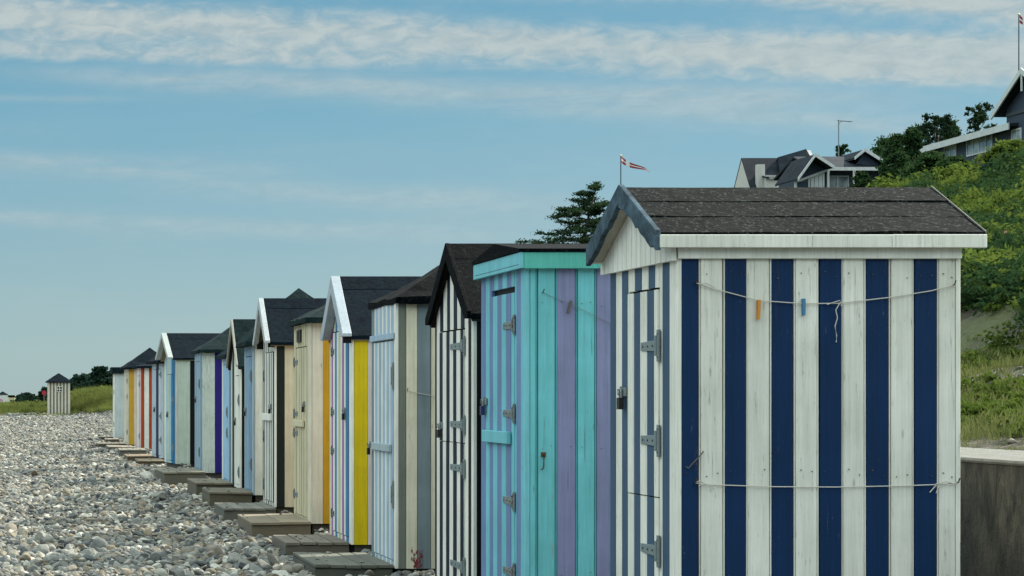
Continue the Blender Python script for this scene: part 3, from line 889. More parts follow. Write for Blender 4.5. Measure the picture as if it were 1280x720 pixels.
    HUTS[12] = hut('white hut with broad black side stripe, teal front stripe and white edged gable roof', 222, 1.35, 2.97, 1.3, zb, 0.105,
                   [(P(205, 206, 196, .6), .32), (TEAL, .75), (P(172, 204, 216, .3), .4), (GRN, .4), (P(172, 204, 216, .3), .4), (WHITE2, .3)],
                   [(GRN, .155), (BLACK, .1), (GRN, .13), (BLACK, .1), (GRN, .13), (BLACK, .1), (GRN, .13)], zw=Z(449.5) - .01,
                   roof=('gable', Z(447.5, 0), Z(417, .6), 0.10, 0.1, 0.06, 'felt_blue', P(190, 194, 190, .4), dict(hb=0.1, tb=0.10, deckcol=P(150, 140, 110, .4))),
                   door=dict(s0=0.3, s1=1.1, z0=0.05, z1=Z(468, .6), hinges=(Z(500, .3), Z(560, .3)), strap=.2, lock=(.95, Z(516, .9))))
    # 13 --- pale blue with one navy stripe
    D0 = 3.0 * F / (204 - VX); zb = 0.10
    Z = lambda y, s=0.0: PZ(y, D0 + s) - zb
    HUTS[13] = hut('pale blue hut with one dark navy stripe down its door and dark pyramid roof', 204, 1.3, 3.0, 1.2, zb, 0.11,
                   [(P(196, 206, 214, .5), .38), (P(20, 22, 70, .1), .3), (P(184, 200, 210, .5), .5)], [GRN, PALE] * 3, zw=Z(452) - .01,
                   roof=('hip', Z(451, -.1), Z(451, -.1) + .55, 0.14, 'felt_blue'),
                   door=dict(s0=0.12, s1=1.05, z0=0.05, z1=Z(462, .6), hinges=(Z(468, .12), Z(520, .12), Z(550, .12)), strap=.3, lock=(.9, Z(510, .8))))
    # 14 --- red striped
    D0 = 2.95 * F / (176.3 - VX); zb = 0.09
    Z = lambda y, s=0.0: PZ(y, D0 + s) - zb
    HUTS[14] = hut('white hut with two brick red side stripes and dark low roof', 176.3, 1.25, 2.95, 1.25, zb, 0.03,
                   [(P(222, 196, 190, .4), 1), (WHITE2, 1), (P(222, 196, 190, .4), 1)], [(RED, .072), (WHITE2, .108), (RED, .1), (WHITE2, .1)] * 3, zw=Z(458.5) - .01,
                   roof=('hip', Z(457.5, -.1), Z(457.5, -.1) + .22, 0.12, 'felt_blue'),
                   door=dict(s0=0.15, s1=0.95, z0=0.05, z1=Z(470, .6), hinges=(Z(480, .15), Z(545, .15)), strap=.25))
    # 15 --- ochre and beige
    D0 = 2.88 * F / (161 - VX); zb = 0.10
    Z = lambda y, s=0.0: PZ(y, D0 + s) - zb
    HUTS[15] = hut('cream hut with one mustard yellow stripe and a tall pointed dark pyramid roof', 161, 1.25, 2.88, 1.25, zb, 0.04,
                   [(P(222, 212, 190, .4), 1)] * 4, [(P(214, 168, 60, .3), .105), (P(226, 210, 186, .3), .108), (P(226, 210, 186, .3), .1)] * 3, zw=Z(460) - .01,
                   roof=('hip', Z(459, -.1), Z(434, .6), 0.14, 'felt_blue'),
                   door=dict(s0=0.15, s1=0.95, z0=0.05, z1=Z(470, .6), hinges=(Z(476, .15), Z(496, .15), Z(540, .15)), strap=.25))
    # 16 --- last, plain white with flat roof
    D0 = 2.9 * F / (144 - VX); zb = 0.10
    Z = lambda y, s=0.0: PZ(y, D0 + s) - zb
    i = hut('plain white hut with flat dark roof at the far end of the row', 144, 1.2, 2.9, 1.3, zb, 0.0,
            [WHITE2] * 7, [P(206, 214, 210, .4)] * 9, zw=Z(467), roof=('none',),
            door=dict(s0=0.2, s1=0.9, z0=0.05, z1=Z(480, .6), hinges=(Z(490, .2), Z(530, .2)), strap=.2))
    h = i['obj']; HUTS[16] = i
    f = MB(); z0, z1 = Z(467), Z(459)
    f.prism([(-.10, -.10, z0), (1.4, -.10, z0), (1.4, 1.3, z0), (-.10, 1.3, z0)], [(-.12, -.12, z1), (1.42, -.12, z1), (1.42, 1.32, z1), (-.12, 1.32, z1)])
    f.build('roof', 'felt_green', h)

    # lone hut away from the row, facing the camera
    D = 120.0; x0, x1 = PX(60, D), PX(87, D); w = x1 - x0; zb = PZ(520.5, D)
    h = thing('beach_hut', 'lone grey and white striped hut standing apart on the shingle near the dune grass', 'beach hut', (x0, D, zb))
    dep = 1.2; zw = PZ(477, D) - zb
    st = alt(P(226, 218, 198, .3), P(128, 122, 110, .4), 13)
    for nm, kind, cols in (('front_wall', 'near', st), ('back_wall', 'far', st), ('side_wall', 'front', st), ('side_wall', 'back', st)):
        m = MB(); wall_boards(m, kind, spread(cols, -T if kind in ('front', 'back') else 0.001, (dep + T) if kind in ('front', 'back') else w), 0, lambda s: zw, dep, w)
        m.build(nm, 'paint', h)
    hip_roof(h, dep, w, zw, PZ(466, D) - zb, 0.13, 'felt_blue', 0.05, None, 0.0)
    m = MB(); cx = PX(74.5, D) - x0; cz = PZ(486.5, D) - zb
    m.box(cx - .12, cx + .12, -T - .02, -T - .004, cz - .12, cz + .12, lin((20, 22, 30)) + (.1,))
    wn = m.build('window', 'dark_glass', h)
    m = MB()
    for b in ((-.145, -.12, -.145, .145), (.12, .145, -.145, .145), (-.12, .12, .12, .145), (-.12, .12, -.145, -.12), (-.018, .018, -.12, .12)):
        m.box(cx + b[0], cx + b[1], -T - .03, -T - .003, cz + b[2], cz + b[3], WHITE2)
    m.box(cx - .12, cx - .019, -T - .03, -T - .003, cz - .018, cz + .018, WHITE2); m.box(cx + .019, cx + .12, -T - .03, -T - .003, cz - .018, cz + .018, WHITE2)
    m.build('window_frame', 'paint', wn)

    # two distant huts on the left
    D = 430.0
    for (xa, xb, yt, yr, yb, col, lab) in ((-3, 9.6, 493.5, 489.8, 503.2, P(224, 222, 222, .3), 'tiny distant white hut with pink marks and dark peaked roof at the far left'),
                                          (10.6, 18.0, 496.6, 494.0, 502.8, P(206, 196, 166, .3), 'tiny distant sand coloured hut with flat dark roof beside a white one')):
        x0, x1 = PX(xa, D), PX(xb, D); zb = PZ(yb, D) - 0.15; w = x1 - x0
        h = thing('beach_hut', lab, 'beach hut', (x0, D, zb))
        m = MB(); m.box(0, w, 0, 2.0, 0, PZ(yt, D) - zb, col); m.build('walls', 'paint', h)
        if col[0] > 0.7:
            hip_roof(h, 2.0, w, PZ(yt, D) - zb + .05, PZ(yr, D) - zb + .1, 0.12, 'felt_blue', 0.05, None, 0)
            m = MB()
            for k in range(3): m.box(.2 + .28 * k, .38 + .28 * k, -.04, -.005, .35 + .1 * (k % 2), 1.0 - .1 * k, P(206, 120, 150, .2))
            m.build('pink_panel', 'paint', h)
        else:
            m = MB(); m.box(-.1, w + .1, -.1, 2.1, PZ(yt, D) - zb + .003, PZ(yr, D) - zb, BLACK); m.build('roof', 'felt_black', h)


build_huts()


# ------------------------------------------------------------------ clotheslines, pegs
def wall_pt(k, x, y, out):
    i = HUTS[k]; D = i['D0']
    return (PX(x, D), D - T - out, PZ(y, D))


TW = lin((205, 198, 184)) + (.2,)


def line(k, pts, label, extra=(), r=0.0022, nails=True, out=0.012, col=TW):
    a = [Vector(wall_pt(k, x, y, out)) for x, y in pts]
    base = a[0]
    h = thing('clothesline', label, 'clothesline', base)
    m = MB()
    P3 = []
    for p, q in zip(a[:-1], a[1:]):
        for j in range(4): P3.append(p + (q - p) * j / 4 - base)
    P3.append(a[-1] - base)
    m.tube(P3, r, 6, col)
    for e in extra:
        m.tube([Vector(wall_pt(k, x, y, out + .004)) - base for x, y in e], r * 0.9, 6, col)
    m.build('twine', 'plain', h)
    if nails:
        for p in (a[0], a[-1]):
            n = MB(); q = p - base
            n.tube([q + Vector((0, out - 0.001, 0)), q + Vector((0, -.012, 0.002)), q + Vector((0.004, -.016, 0.022))], 0.0032, 6, lin((56, 50, 46)) + (.9,))
            n.build('nail', 'metal', h)


def peg(k, x, y, L, col, label, tilt=0.0, wd=0.0065):
    p = Vector(wall_pt(k, x, y, 0.014))
    h = thing('clothes_peg', label, 'clothes peg', p); h.rotation_euler = (0, tilt, 0)
    for s in (-1, 1):
        m = MB(); w2 = wd
        m.prism([(-w2, s * .002, -L * .72), (w2, s * .002, -L * .72), (w2, s * .008, -L * .72), (-w2, s * .008, -L * .72)],
                [(-w2, s * .004, L * .28), (w2, s * .004, L * .28), (w2, s * .011, L * .28), (-w2, s * .011, L * .28)], col)
        m.build('prong', 'plain', h, bevel=0.001)
    m = MB(); m.tube([(-wd * 1.15, 0, -L * .1), (wd * 1.15, 0, -L * .1)], .0045, 8, lin((120, 120, 120)) + (.2,)); m.build('spring', 'metal', h)


line(1, [(867, 354), (888, 361), (945, 376), (1001, 380), (1045, 379.5), (1110, 372), (1160, 364), (1188, 357)],
     'slack upper twine clothesline with two pegs across the navy and white hut side',
     extra=([(1046, 379), (1041, 388), (1043, 398), (1040, 408), (1042, 420), (1041.5, 428)], [(872, 356), (880, 354), (890, 360)], [(1030, 381), (1046, 376), (1048, 383)]), r=0.0026)
line(1, [(866, 603.5), (885, 605.5), (960, 608), (1040, 608.5), (1120, 607), (1165, 605.5), (1193, 603)],
     'taut lower twine clothesline without pegs across the navy and white hut side',
     extra=([(866, 603), (872, 600.5), (878, 604), (870, 607)], [(884, 605), (890, 611)], [(1166, 606), (1158, 615)], [(1170, 605), (1166, 616)], [(1165, 605), (1178, 601), (1190, 605)]), r=0.0026)
peg(1, 945, 382, .088, lin((214, 140, 40)) + (.2,), 'orange clothes peg on the upper line of the navy and white hut', 0.03)
peg(1, 1001, 379.5, .076, lin((70, 130, 165)) + (.2,), 'blue clothes peg on the upper line of the navy and white hut', 0.0)
line(2, [(677, 366), (694, 374), (711, 380), (740, 394), (767, 408)], 'thin sagging clothesline on the turquoise and lilac hut side', r=0.0016, col=lin((120, 118, 120)) + (.2,))
peg(2, 711, 380.5, .075, lin((96, 84, 76)) + (.2,), 'brown clothes peg hanging tilted mid line on the turquoise and lilac hut', 0.28, .006)
peg(2, 765.5, 408, .07, lin((110, 106, 100)) + (.2,), 'grey clothes peg at the right end of the turquoise hut line', 0.0, .006)
line(4, [(508, 488), (522, 491.5), (536, 494), (556, 495), (590, 492)], 'white cord across the grey and cream hut side', r=0.0022, nails=True)
# wire hook on hut 1
m = MB(); h1 = HUTS[1]
pts = [Vector(wall_pt(1, x, y, o)) - Vector((h1['X0'], h1['D0'], h1['zb'])) for x, y, o in ((855, 583, .004), (858, 585, .012), (862, 580, .014), (868, 574, .014), (874, 567, .014), (877, 564, .004))]
m.tube(pts, .0028, 6, lin((96, 92, 88)) + (.6,)); m.build('wire_hook', 'metal', h1['obj'])

# ------------------------------------------------------------------ wooden steps in front of the huts
def deck(label, D0, D1, xl, xr, zt, hgt=0.14, boards=5, col=(0.19, 0.18, 0.155), along='y', rz=0.0, gap=0.008):
    h = thing('wooden_step', label, 'step', (xl, D0, zt - hgt - .05), rz, 'wooden steps in front of the huts')
    h.rotation_euler = (random.uniform(-.007, .007), random.uniform(-.012, .012), random.uniform(-.014, .014))
    L, Wd = D1 - D0, xr - xl; H = hgt + .05; col = (col[0] * 1.08, col[1], col[2] * .84)
    m = MB()
    if along == 'y':       # boards run along the row... seams towards the hut
        for k in range(boards):
            a = Wd * k / boards; b = Wd * (k + 1) / boards
            dz = random.uniform(-.003, .003)
            m.box(a + gap / 2, b - gap / 2, random.uniform(-.02, -.005), L + random.uniform(0, .015), H - .028 + dz, H + dz, jit(col + (.4,), .16))
    else:
        for k in range(boards):
            a = L * k / boards; b = L * (k + 1) / boards
            dz = random.uniform(-.003, .003)
            m.box(random.uniform(-.02, -.004), Wd, a + gap / 2, b - gap / 2, H - .028 + dz, H + dz, jit(col + (.4,), .16))
    m.build('treads', 'deck', h, bevel=.003)
    f = MB(); c2 = tuple(k * .62 for k in col) + (.5,)
    f.box(.004, Wd - .004, .006, .04, 0, H - .032, c2); f.box(.004, Wd - .004, L - .04, L - .006, 0, H - .032, c2)
    f.box(.005, .04, .041, L - .041, 0, H - .033, c2); f.box(Wd - .04, Wd - .005, .041, L - .041, 0, H - .033, c2)
    f.build('frame', 'deck', h, bevel=.003)
    return h


random.seed(5)
STEPS = []; STEPTOP = []


def S(label, D0, D1, xl, xr, below, **kw):
    STEPS.append((D0, D1, xl, xr)); STEPTOP.append(ZC - below); deck(label, D0, D1, xl, xr, ZC - below, **kw)


S('dark slatted step nearest the camera, before the grey and cream hut', 17.9, 19.25, 2.33, 2.965, 1.36, boards=5, col=(.14, .15, .135))
S('grey slatted step with wide gaps before the rainbow striped hut', 20.3, 21.5, 2.38, 2.965, 1.339, boards=4, col=(.21, .19, .165), gap=.016)
S('pale smooth step before the cream hut with ochre board', 23.0, 24.65, 2.35, 2.965, 1.313, boards=2, col=(.30, .26, .20), gap=.003, hgt=.12)
S('blue grey slatted step before the black and white slatted hut', 26.15, 27.5, 2.35, 2.965, 1.33, boards=5, col=(.22, .23, .22))
S('olive plank step before the peeling light blue hut', 28.9, 30.3, 2.41, 2.965, 1.262, boards=2, col=(.20, .18, .13), gap=.004, hgt=.17)
S('narrow plank step before the narrow green gabled hut', 31.6, 33.1, 2.45, 2.965, 1.25, boards=2, col=(.22, .19, .14), gap=.004, hgt=.15)
S('high step with square timber edge before the purple striped hut', 36.2, 38.4, 2.29, 2.965, 1.26, boards=3, col=(.21, .20, .16), gap=.004, hgt=.16)
S('wide slatted step before the white hut with black side stripe', 42.3, 43.9, 2.33, 2.93, 1.40, boards=5, col=(.22, .21, .19), gap=.014)
S('brown step before the pale blue hut with navy stripe', 46.6, 47.9, 2.40, 2.96, 1.375, boards=2, col=(.25, .20, .14), gap=.004)
S('thin reddish plank step holding a white stone', 48.6, 50.2, 2.28, 2.90, 1.34, boards=2, col=(.24, .17, .11), gap=.004)
S('dark low step before the red striped hut', 52.6, 54.2, 2.28, 2.92, 1.30, boards=3, col=(.24, .23, .21), gap=.004)
S('pale topped step between the red striped and mustard striped huts', 57.3, 58.9, 2.20, 2.88, 1.34, boards=2, col=(.27, .25, .22), gap=.004)
S('long dark step reaching farthest onto the shingle', 61.6, 62.9, 2.08, 2.84, 1.35, boards=2, col=(.17, .16, .14), gap=.004)
S('small step just before the plain white end hut', 66.0, 67.4, 2.45, 2.86, 1.32, boards=2, col=(.24, .22, .19), gap=.004)
S('farthest low step beside the end of the hut row', 71.0, 72.4, 2.45, 2.88, 1.345, boards=2, col=(.15, .15, .14), gap=.004)


# ------------------------------------------------------------------ ground
def smooth(a, b, x):
    t = np.clip((x - a) / (b - a), 0, 1); return t * t * (3 - 2 * t)


def vnoise(x, y, seed=0):
    return (np.sin(x * 1.31 + 1.7 * np.sin(y * .93 + seed)) + np.sin(y * 1.17 + 1.9 * np.sin(x * .81 + 2 * seed + 1)) + .6 * np.sin(2.3 * x - 1.9 * y + seed)) / 2.6


def ground_z(X, Y):
    X = np.asarray(X, float); Y = np.asarray(Y, float)
    z = -0.012 * np.clip(3 - X, 0, 12) + .022 * vnoise(X * 1.2, Y * .8, 1) + .015 * vnoise(X * 3, Y * 2.3, 4)
    z = z + .05 * smooth(2.93, 3.05, X) * (Y < 75)
    z = z + .30 * smooth(78, 119, Y) * (Y < 500)
    d = smooth(117, 131, Y + 3.0 * np.clip(X - 2.6, 0, 2)) * (1 - .5 * smooth(150, 210, Y)) * (.33 + .62 * smooth(1.6, 4.4, X))
    z = z + d * (1 + .12 * vnoise(X * .7, Y * .35, 2)) - .25 * smooth(160, 300, Y) * (Y > 150) - .12 * smooth(200, 420, Y)
    return z


def grid_mesh(name, xs, ys, zf, mat):
    Xg, Yg = np.meshgrid(xs, ys); Zg = zf(Xg, Yg)
    v = np.stack([Xg, Yg, Zg], -1).reshape(-1, 3); nx, ny = len(xs), len(ys)
    idx = np.arange(nx * ny).reshape(ny, nx)
    f = np.stack([idx[:-1, :-1], idx[:-1, 1:], idx[1:, 1:], idx[1:, :-1]], -1).reshape(-1, 4)
    me = bpy.data.meshes.new(name); me.from_pydata(v.tolist(), [], f.tolist()); me.materials.append(MAT[mat])
    me.polygons.foreach_set('use_smooth', [True] * len(me.polygons)); me.update()
    o = bpy.data.objects.new(name, me); COL.objects.link(o); return o


xs = np.concatenate([[-2500, -900, -300, -100, -45, -22], np.arange(-12, 7.01, .4), [9, 14, 25, 60, 150, 400, 1200, 2500]])
ys = np.concatenate([[-600, -200, -60, -20], np.arange(-6, 160, .9), np.arange(162, 230, 5), [260, 330, 430, 600, 1000, 2200, 5000]])
g = grid_mesh('shingle_beach', xs, ys, ground_z, 'ground'); struct(g)

HP = np.array([[-99, -.3], [5.0, -.15], [5.58, -.1], [5.60, 1.12], [6.9, 1.43], [8.1, 1.80], [8.9, 2.32], [12, 3.2], [25, 6.5], [45, 11.4], [60, 14.9], [80, 17.4], [130, 19], [400, 19]])


def hill_z(X, Y):
    X = np.asarray(X, float); Y = np.asarray(Y, float)
    sh = 9 * smooth(85, 150, Y)
    z = np.interp(X - sh, HP[:, 0], HP[:, 1])
    a = smooth(5.8, 8, X - sh)
    z = z + a * (.14 * vnoise(X * 1.1, Y * .9, 3) + .06 * vnoise(X * 3.1, Y * 2.7, 5)) + smooth(10, 30, X) * .5 * vnoise(X * .22, Y * .19, 6)
    return z - 20 * smooth(230, 420, Y) * smooth(8, 30, X)


xs = np.concatenate([[5.2, 5.575, 5.60], np.arange(5.75, 12, .25), np.arange(12, 30, 1.0), np.arange(30, 90, 2.5), [100, 130, 200, 300]])
ys = np.concatenate([[-60, -20], np.arange(-5, 40, .4), np.arange(40, 160, 1.5), np.arange(160, 300, 8), [330, 380, 440]])
hl = grid_mesh('hillside', xs, ys, hill_z, 'hill'); struct(hl)

# concrete promenade and its retaining wall
m = MB(); m.box(4.70, 5.62, -30, 86, 1.122, 1.145); pth = m.build('promenade_path', 'path', None, bevel=.01); struct(pth)
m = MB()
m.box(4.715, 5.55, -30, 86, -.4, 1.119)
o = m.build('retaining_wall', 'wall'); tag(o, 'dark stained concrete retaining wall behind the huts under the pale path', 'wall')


# ------------------------------------------------------------------ scattering with geometry nodes
def scatter(name, pos, rot, scl, var, protos, kind='stuff'):
    """one object: a cloud of points, each carrying one of the prototype meshes"""
    me = bpy.data.meshes.new(name)
    me.vertices.add(len(pos)); me.vertices.foreach_set('co', np.asarray(pos, np.float32).ravel())
    for nm, dat, ty in (('rot', rot, 'FLOAT_VECTOR'), ('scl', scl, 'FLOAT_VECTOR')):
        a = me.attributes.new(nm, ty, 'POINT'); a.data.foreach_set('vector', np.asarray(dat, np.float32).ravel())
    a = me.attributes.new('var', 'INT', 'POINT'); a.data.foreach_set('value', np.asarray(var, np.int32))
    o = bpy.data.objects.new(name, me); COL.objects.link(o); o['kind'] = kind
    ng = bpy.data.node_groups.new(name + '_scatter', 'GeometryNodeTree')
    ng.interface.new_socket('Geometry', in_out='INPUT', socket_type='NodeSocketGeometry')
    ng.interface.new_socket('Geometry', in_out='OUTPUT', socket_type='NodeSocketGeometry')
    N, Lk = ng.nodes, ng.links
    gi = N.new('NodeGroupInput'); go = N.new('NodeGroupOutput')
    join = N.new('GeometryNodeJoinGeometry')
    for p in reversed(protos):
        oi = N.new('GeometryNodeObjectInfo'); oi.inputs['Object'].default_value = p; oi.inputs['As Instance'].default_value = False
        g2i = N.new('GeometryNodeGeometryToInstance'); Lk.new(oi.outputs['Geometry'], g2i.inputs[0]); Lk.new(g2i.outputs[0], join.inputs[0])
    iop = N.new('GeometryNodeInstanceOnPoints'); iop.inputs['Pick Instance'].default_value = True
    Lk.new(gi.outputs[0], iop.inputs['Points']); Lk.new(join.outputs[0], iop.inputs['Instance'])
    def attr(nm, dt):
        n = N.new('GeometryNodeInputNamedAttribute'); n.data_type = dt; n.inputs[0].default_value = nm
        return [s for s in n.outputs if s.enabled and s.name == 'Attribute'][0]
    Lk.new(attr('var', 'INT'), iop.inputs['Instance Index'])
    e2r = N.new('FunctionNodeEulerToRotation'); Lk.new(attr('rot', 'FLOAT_VECTOR'), e2r.inputs[0]); Lk.new(e2r.outputs[0], iop.inputs['Rotation'])
    Lk.new(attr('scl', 'FLOAT_VECTOR'), iop.inputs['Scale'])
    Lk.new(iop.outputs[0], go.inputs[0])
    md = o.modifiers.new('Scatter', 'NODES'); md.node_group = ng
    return o


def raw_mesh(name, v, f, mat, col=None, smooth=True):
    me = bpy.data.meshes.new(name)
    v = np.asarray(v, np.float32); f = np.asarray(f, np.int32)
    me.vertices.add(len(v)); me.vertices.foreach_set('co', v.ravel())
    me.loops.add(f.size); me.loops.foreach_set('vertex_index', f.ravel())
    me.polygons.add(len(f)); me.polygons.foreach_set('loop_start', np.arange(len(f)) * f.shape[1]); me.polygons.foreach_set('loop_total', np.full(len(f), f.shape[1]))
    if smooth: me.polygons.foreach_set('use_smooth', np.ones(len(f), bool))
    me.materials.append(MAT[mat])
    if col is not None:
        ca = me.color_attributes.new('Col', 'FLOAT_COLOR', 'CORNER')
        c = np.repeat(np.asarray(col, np.float32), f.shape[1], axis=0)
        ca.data.foreach_set('color', np.concatenate([c, np.ones((len(c), 1), np.float32)], 1).ravel())
    me.update(); me.validate()
    return me


def proto(name, me): return bpy.data.objects.new(name, me)


# cobbles
def stone_proto(k):
    import bmesh
    rg = np.random.default_rng(100 + k)
    bm = bmesh.new(); bmesh.ops.create_icosphere(bm, subdivisions=4, radius=1.0)
    v = np.array([q.co[:] for q in bm.verts]); f = np.array([[q.index for q in t.verts] for t in bm.faces]); bm.free()
    for _ in range(int(rg.integers(7, 12))):                # worn facets
        n = rg.normal(size=3); n /= np.linalg.norm(n); d = rg.uniform(.5, .86)
        s = v @ n; over = np.clip(s - d, 0, None); v = v - np.outer(over * .88, n)
    ph = rg.uniform(0, 6, 9)
    for q, a in ((2.2, .06), (4.5, .025), (9.0, .010)):
        v = v * (1 + a * (np.sin(v[:, [0]] * q + ph[0]) + np.sin(v[:, [1]] * q + ph[1]) + np.sin(v[:, [2]] * q + ph[2])))
    v = v * np.array([1.0, rg.uniform(.62, .9), rg.uniform(.38, .66)])
    return proto('cobble', raw_mesh('cobble', v, f, 'cobble'))


def make_cobbles():
    pr = [stone_proto(k) for k in range(10)]
    P_, R_, S_, = [], [], []
    for (y0, y1, cell, smin, smax, x0, x1) in ((13.5, 42, .066, .024, .074, -2.2, 3.15), (42, 82, .082, .028, .076, -2.6, 3.2), (82, 123, .12, .042, .090, -3.2, 5.2)):
        nx, ny = int((x1 - x0) / cell), int((y1 - y0) / cell)
        gx, gy = np.meshgrid(np.arange(nx), np.arange(ny))
        x = x0 + (gx.ravel() + RNG.random(nx * ny)) * cell; y = y0 + (gy.ravel() + RNG.random(nx * ny)) * cell
        n = len(x)
        s = smin + (smax - smin) * RNG.beta(1.5, 3.2, n)
        # patches of coarser and finer shingle
        s *= 1.0 + .22 * vnoise(x * .9, y * .55, 9)
        bigm = RNG.random(n) < .012; s[bigm] *= 1.75
        z = ground_z(x, y) + s * RNG.uniform(-.15, .85, n)
        P_.append(np.stack([x, y, z], 1)); S_.append(np.stack([s, s, s], 1))
        R_.append(np.stack([RNG.normal(0, .42, n), RNG.normal(0, .42, n), RNG.uniform(0, 6.283, n)], 1))
    Pm, Rm, Sm = (np.concatenate(a) for a in (P_, R_, S_))
    keep = np.ones(len(Pm), bool)
    for (D0, D1, xl, xr) in STEPS:
        fr = (Pm[:, 0] > xl - .05) & (Pm[:, 0] < xr + .3) & (Pm[:, 1] > D0 - .75) & (Pm[:, 1] < D0)
        keep &= ~(fr & (Sm[:, 0] > .075)); Pm[fr, 2] -= .03
        keep &= ~((Pm[:, 0] > xl - .01) & (Pm[:, 0] < xr + .02) & (Pm[:, 1] > D0 - .03) & (Pm[:, 1] < D1 + .02))
    for i in HUTS.values():
        keep &= ~((Pm[:, 0] > i['X0'] - .06) & (Pm[:, 1] > i['D0'] - .05) & (Pm[:, 1] < i['D0'] + i['w'] + .05))
    keep &= ~((Pm[:, 1] > 116.5) & (Pm[:, 0] > 3.3 + (RNG.random(len(Pm)) - .5) * 1.2) & (RNG.random(len(Pm)) < .85))
    Pm, Rm, Sm = Pm[keep], Rm[keep], Sm[keep]
    px_, sx_ = [], []
    for (D0, D1, xl, xr), zt in zip(STEPS, STEPTOP):           # stray pebbles kicked onto the steps
        for _ in range(int(RNG.integers(3, 9))):
            q = RNG.uniform(.008, .026); px_.append((xl + .04 + RNG.random() ** 1.6 * (xr - xl - .08), RNG.uniform(D0 + .03, D1 - .05), zt + q * .42)); sx_.append((q, q, q))
    k = len(px_)
    Pm = np.concatenate([Pm, np.array(px_)]); Sm = np.concatenate([Sm, np.array(sx_)])
    Rm = np.concatenate([Rm, np.stack([np.zeros(k), np.zeros(k), RNG.uniform(0, 6.28, k)], 1)])
    o = scatter('cobbles', Pm, Rm, Sm, RNG.integers(0, len(pr), len(Pm)), pr)
    o['label'] = 'grey, tan and white cobbles covering the beach'
    # white stone left on a step
    st = proto('white_stone', pr[3].data.copy()); COL.objects.link(st); st.data.materials[0] = MAT['white_stone']
    D = 48.9; st.location = (PX(197.5, D), D, ZC - 1.34 + .075); st.scale = (.10, .09, .15); st.rotation_euler = (0.1, .1, .4)
    tag(st, 'single white stone lying on a thin reddish plank step', 'stone')


m_, nt_, b_ = new_mat('white_stone')
v_, raw_, r_ = objvec(nt_)
nn_ = nt_.noise(v_, 2.5, 5)
nt_.put(b_.inputs['Base Color'], nt_.mix(nn_, (.5, .49, .46), (.78, .77, .73))); b_.inputs['Roughness'].default_value = .7
MAT['white_stone'] = m_
make_cobbles()


# leaves: arrays of small bent faces
def leaf_cloud(centres, size, rg, up=.35, aspect=.55):
    """one diamond leaf (two triangles folded) per centre"""
    n = len(centres)
    d = rg.normal(size=(n, 3)); d[:, 2] += up; d /= np.linalg.norm(d, axis=1, keepdims=True)   # leaf normal
    a = np.cross(d, rg.normal(size=(n, 3))); a /= np.linalg.norm(a, axis=1, keepdims=True); b = np.cross(d, a)
    s = (size * rg.uniform(.7, 1.35, n))[:, None]
    tip, tail = centres + a * s, centres - a * s
    l, r = centres + b * s * aspect + d * s * .18, centres - b * s * aspect + d * s * .18
    v = np.stack([tail, l, tip, r], 1).reshape(-1, 3)
    k = np.arange(n) * 4
    f = np.stack([np.stack([k, k + 1, k + 2], 1), np.stack([k, k + 2, k + 3], 1)], 1).reshape(-1, 3)
    return v, f


def clump_proto(k, nleaf, size, mat, flower=0.0, sprays=14, flat=.8):
    rg = np.random.default_rng(300 + k)
    c = []
    for _ in range(sprays):
        d = rg.normal(size=3); d[2] = abs(d[2]) * flat; d /= np.linalg.norm(d)
        cc = d * rg.uniform(.35, .95) * np.array([1, 1, .85]); m = nleaf // sprays
        c.append(cc + rg.normal(size=(m, 3)) * np.array([.17, .17, .10]))
    c = np.concatenate(c)
    v, f = leaf_cloud(c, size, rg, .8)
    tone = np.repeat(np.clip(rg.normal(.5, .22, len(c)), 0, 1), 2)
    fl = np.repeat((rg.random(len(c)) < flower).astype(float), 2) * .8
    return proto('foliage', raw_mesh('foliage', v, f, mat, np.stack([tone, fl, tone], 1), False))


def grass_proto(k, blades, h, spread_, mat, wid=.012):
    rg = np.random.default_rng(500 + k)
    V, Fc, tone = [], [], []
    for i in range(blades):
        p = rg.normal(size=2) * spread_; a = rg.uniform(0, 6.283); lean = rg.uniform(.1, .75) * h; hh = h * rg.uniform(.5, 1.1)
        dx, dy = math.cos(a), math.sin(a); w = wid * rg.uniform(.7, 1.3)
        o = len(V)
        for t in (0, .5, 1.0):
            cx, cy, cz = p[0] + dx * lean * t * t, p[1] + dy * lean * t * t, hh * (t - .22 * t * t * lean / h)
            ww = w * (1 - .85 * t)
            V += [(cx - dy * ww, cy + dx * ww, cz), (cx + dy * ww, cy - dx * ww, cz)]
        Fc += [(o, o + 1, o + 3, o + 2), (o + 2, o + 3, o + 5, o + 4)]
        tn = float(np.clip(rg.normal(.5, .25), 0, 1)); tone += [(tn, 0, 0)] * 2
    return proto('grass_tuft', raw_mesh('grass_tuft', V, Fc, mat, tone, False))


def rot_scl(n, s0, s1, tilt=.15, zf=(.8, 1.25)):
    s = RNG.uniform(s0, s1, n)
    return np.stack([RNG.normal(0, tilt, n), RNG.normal(0, tilt, n), RNG.uniform(0, 6.283, n)], 1), np.stack([s, s, s * RNG.uniform(zf[0], zf[1], n)], 1)


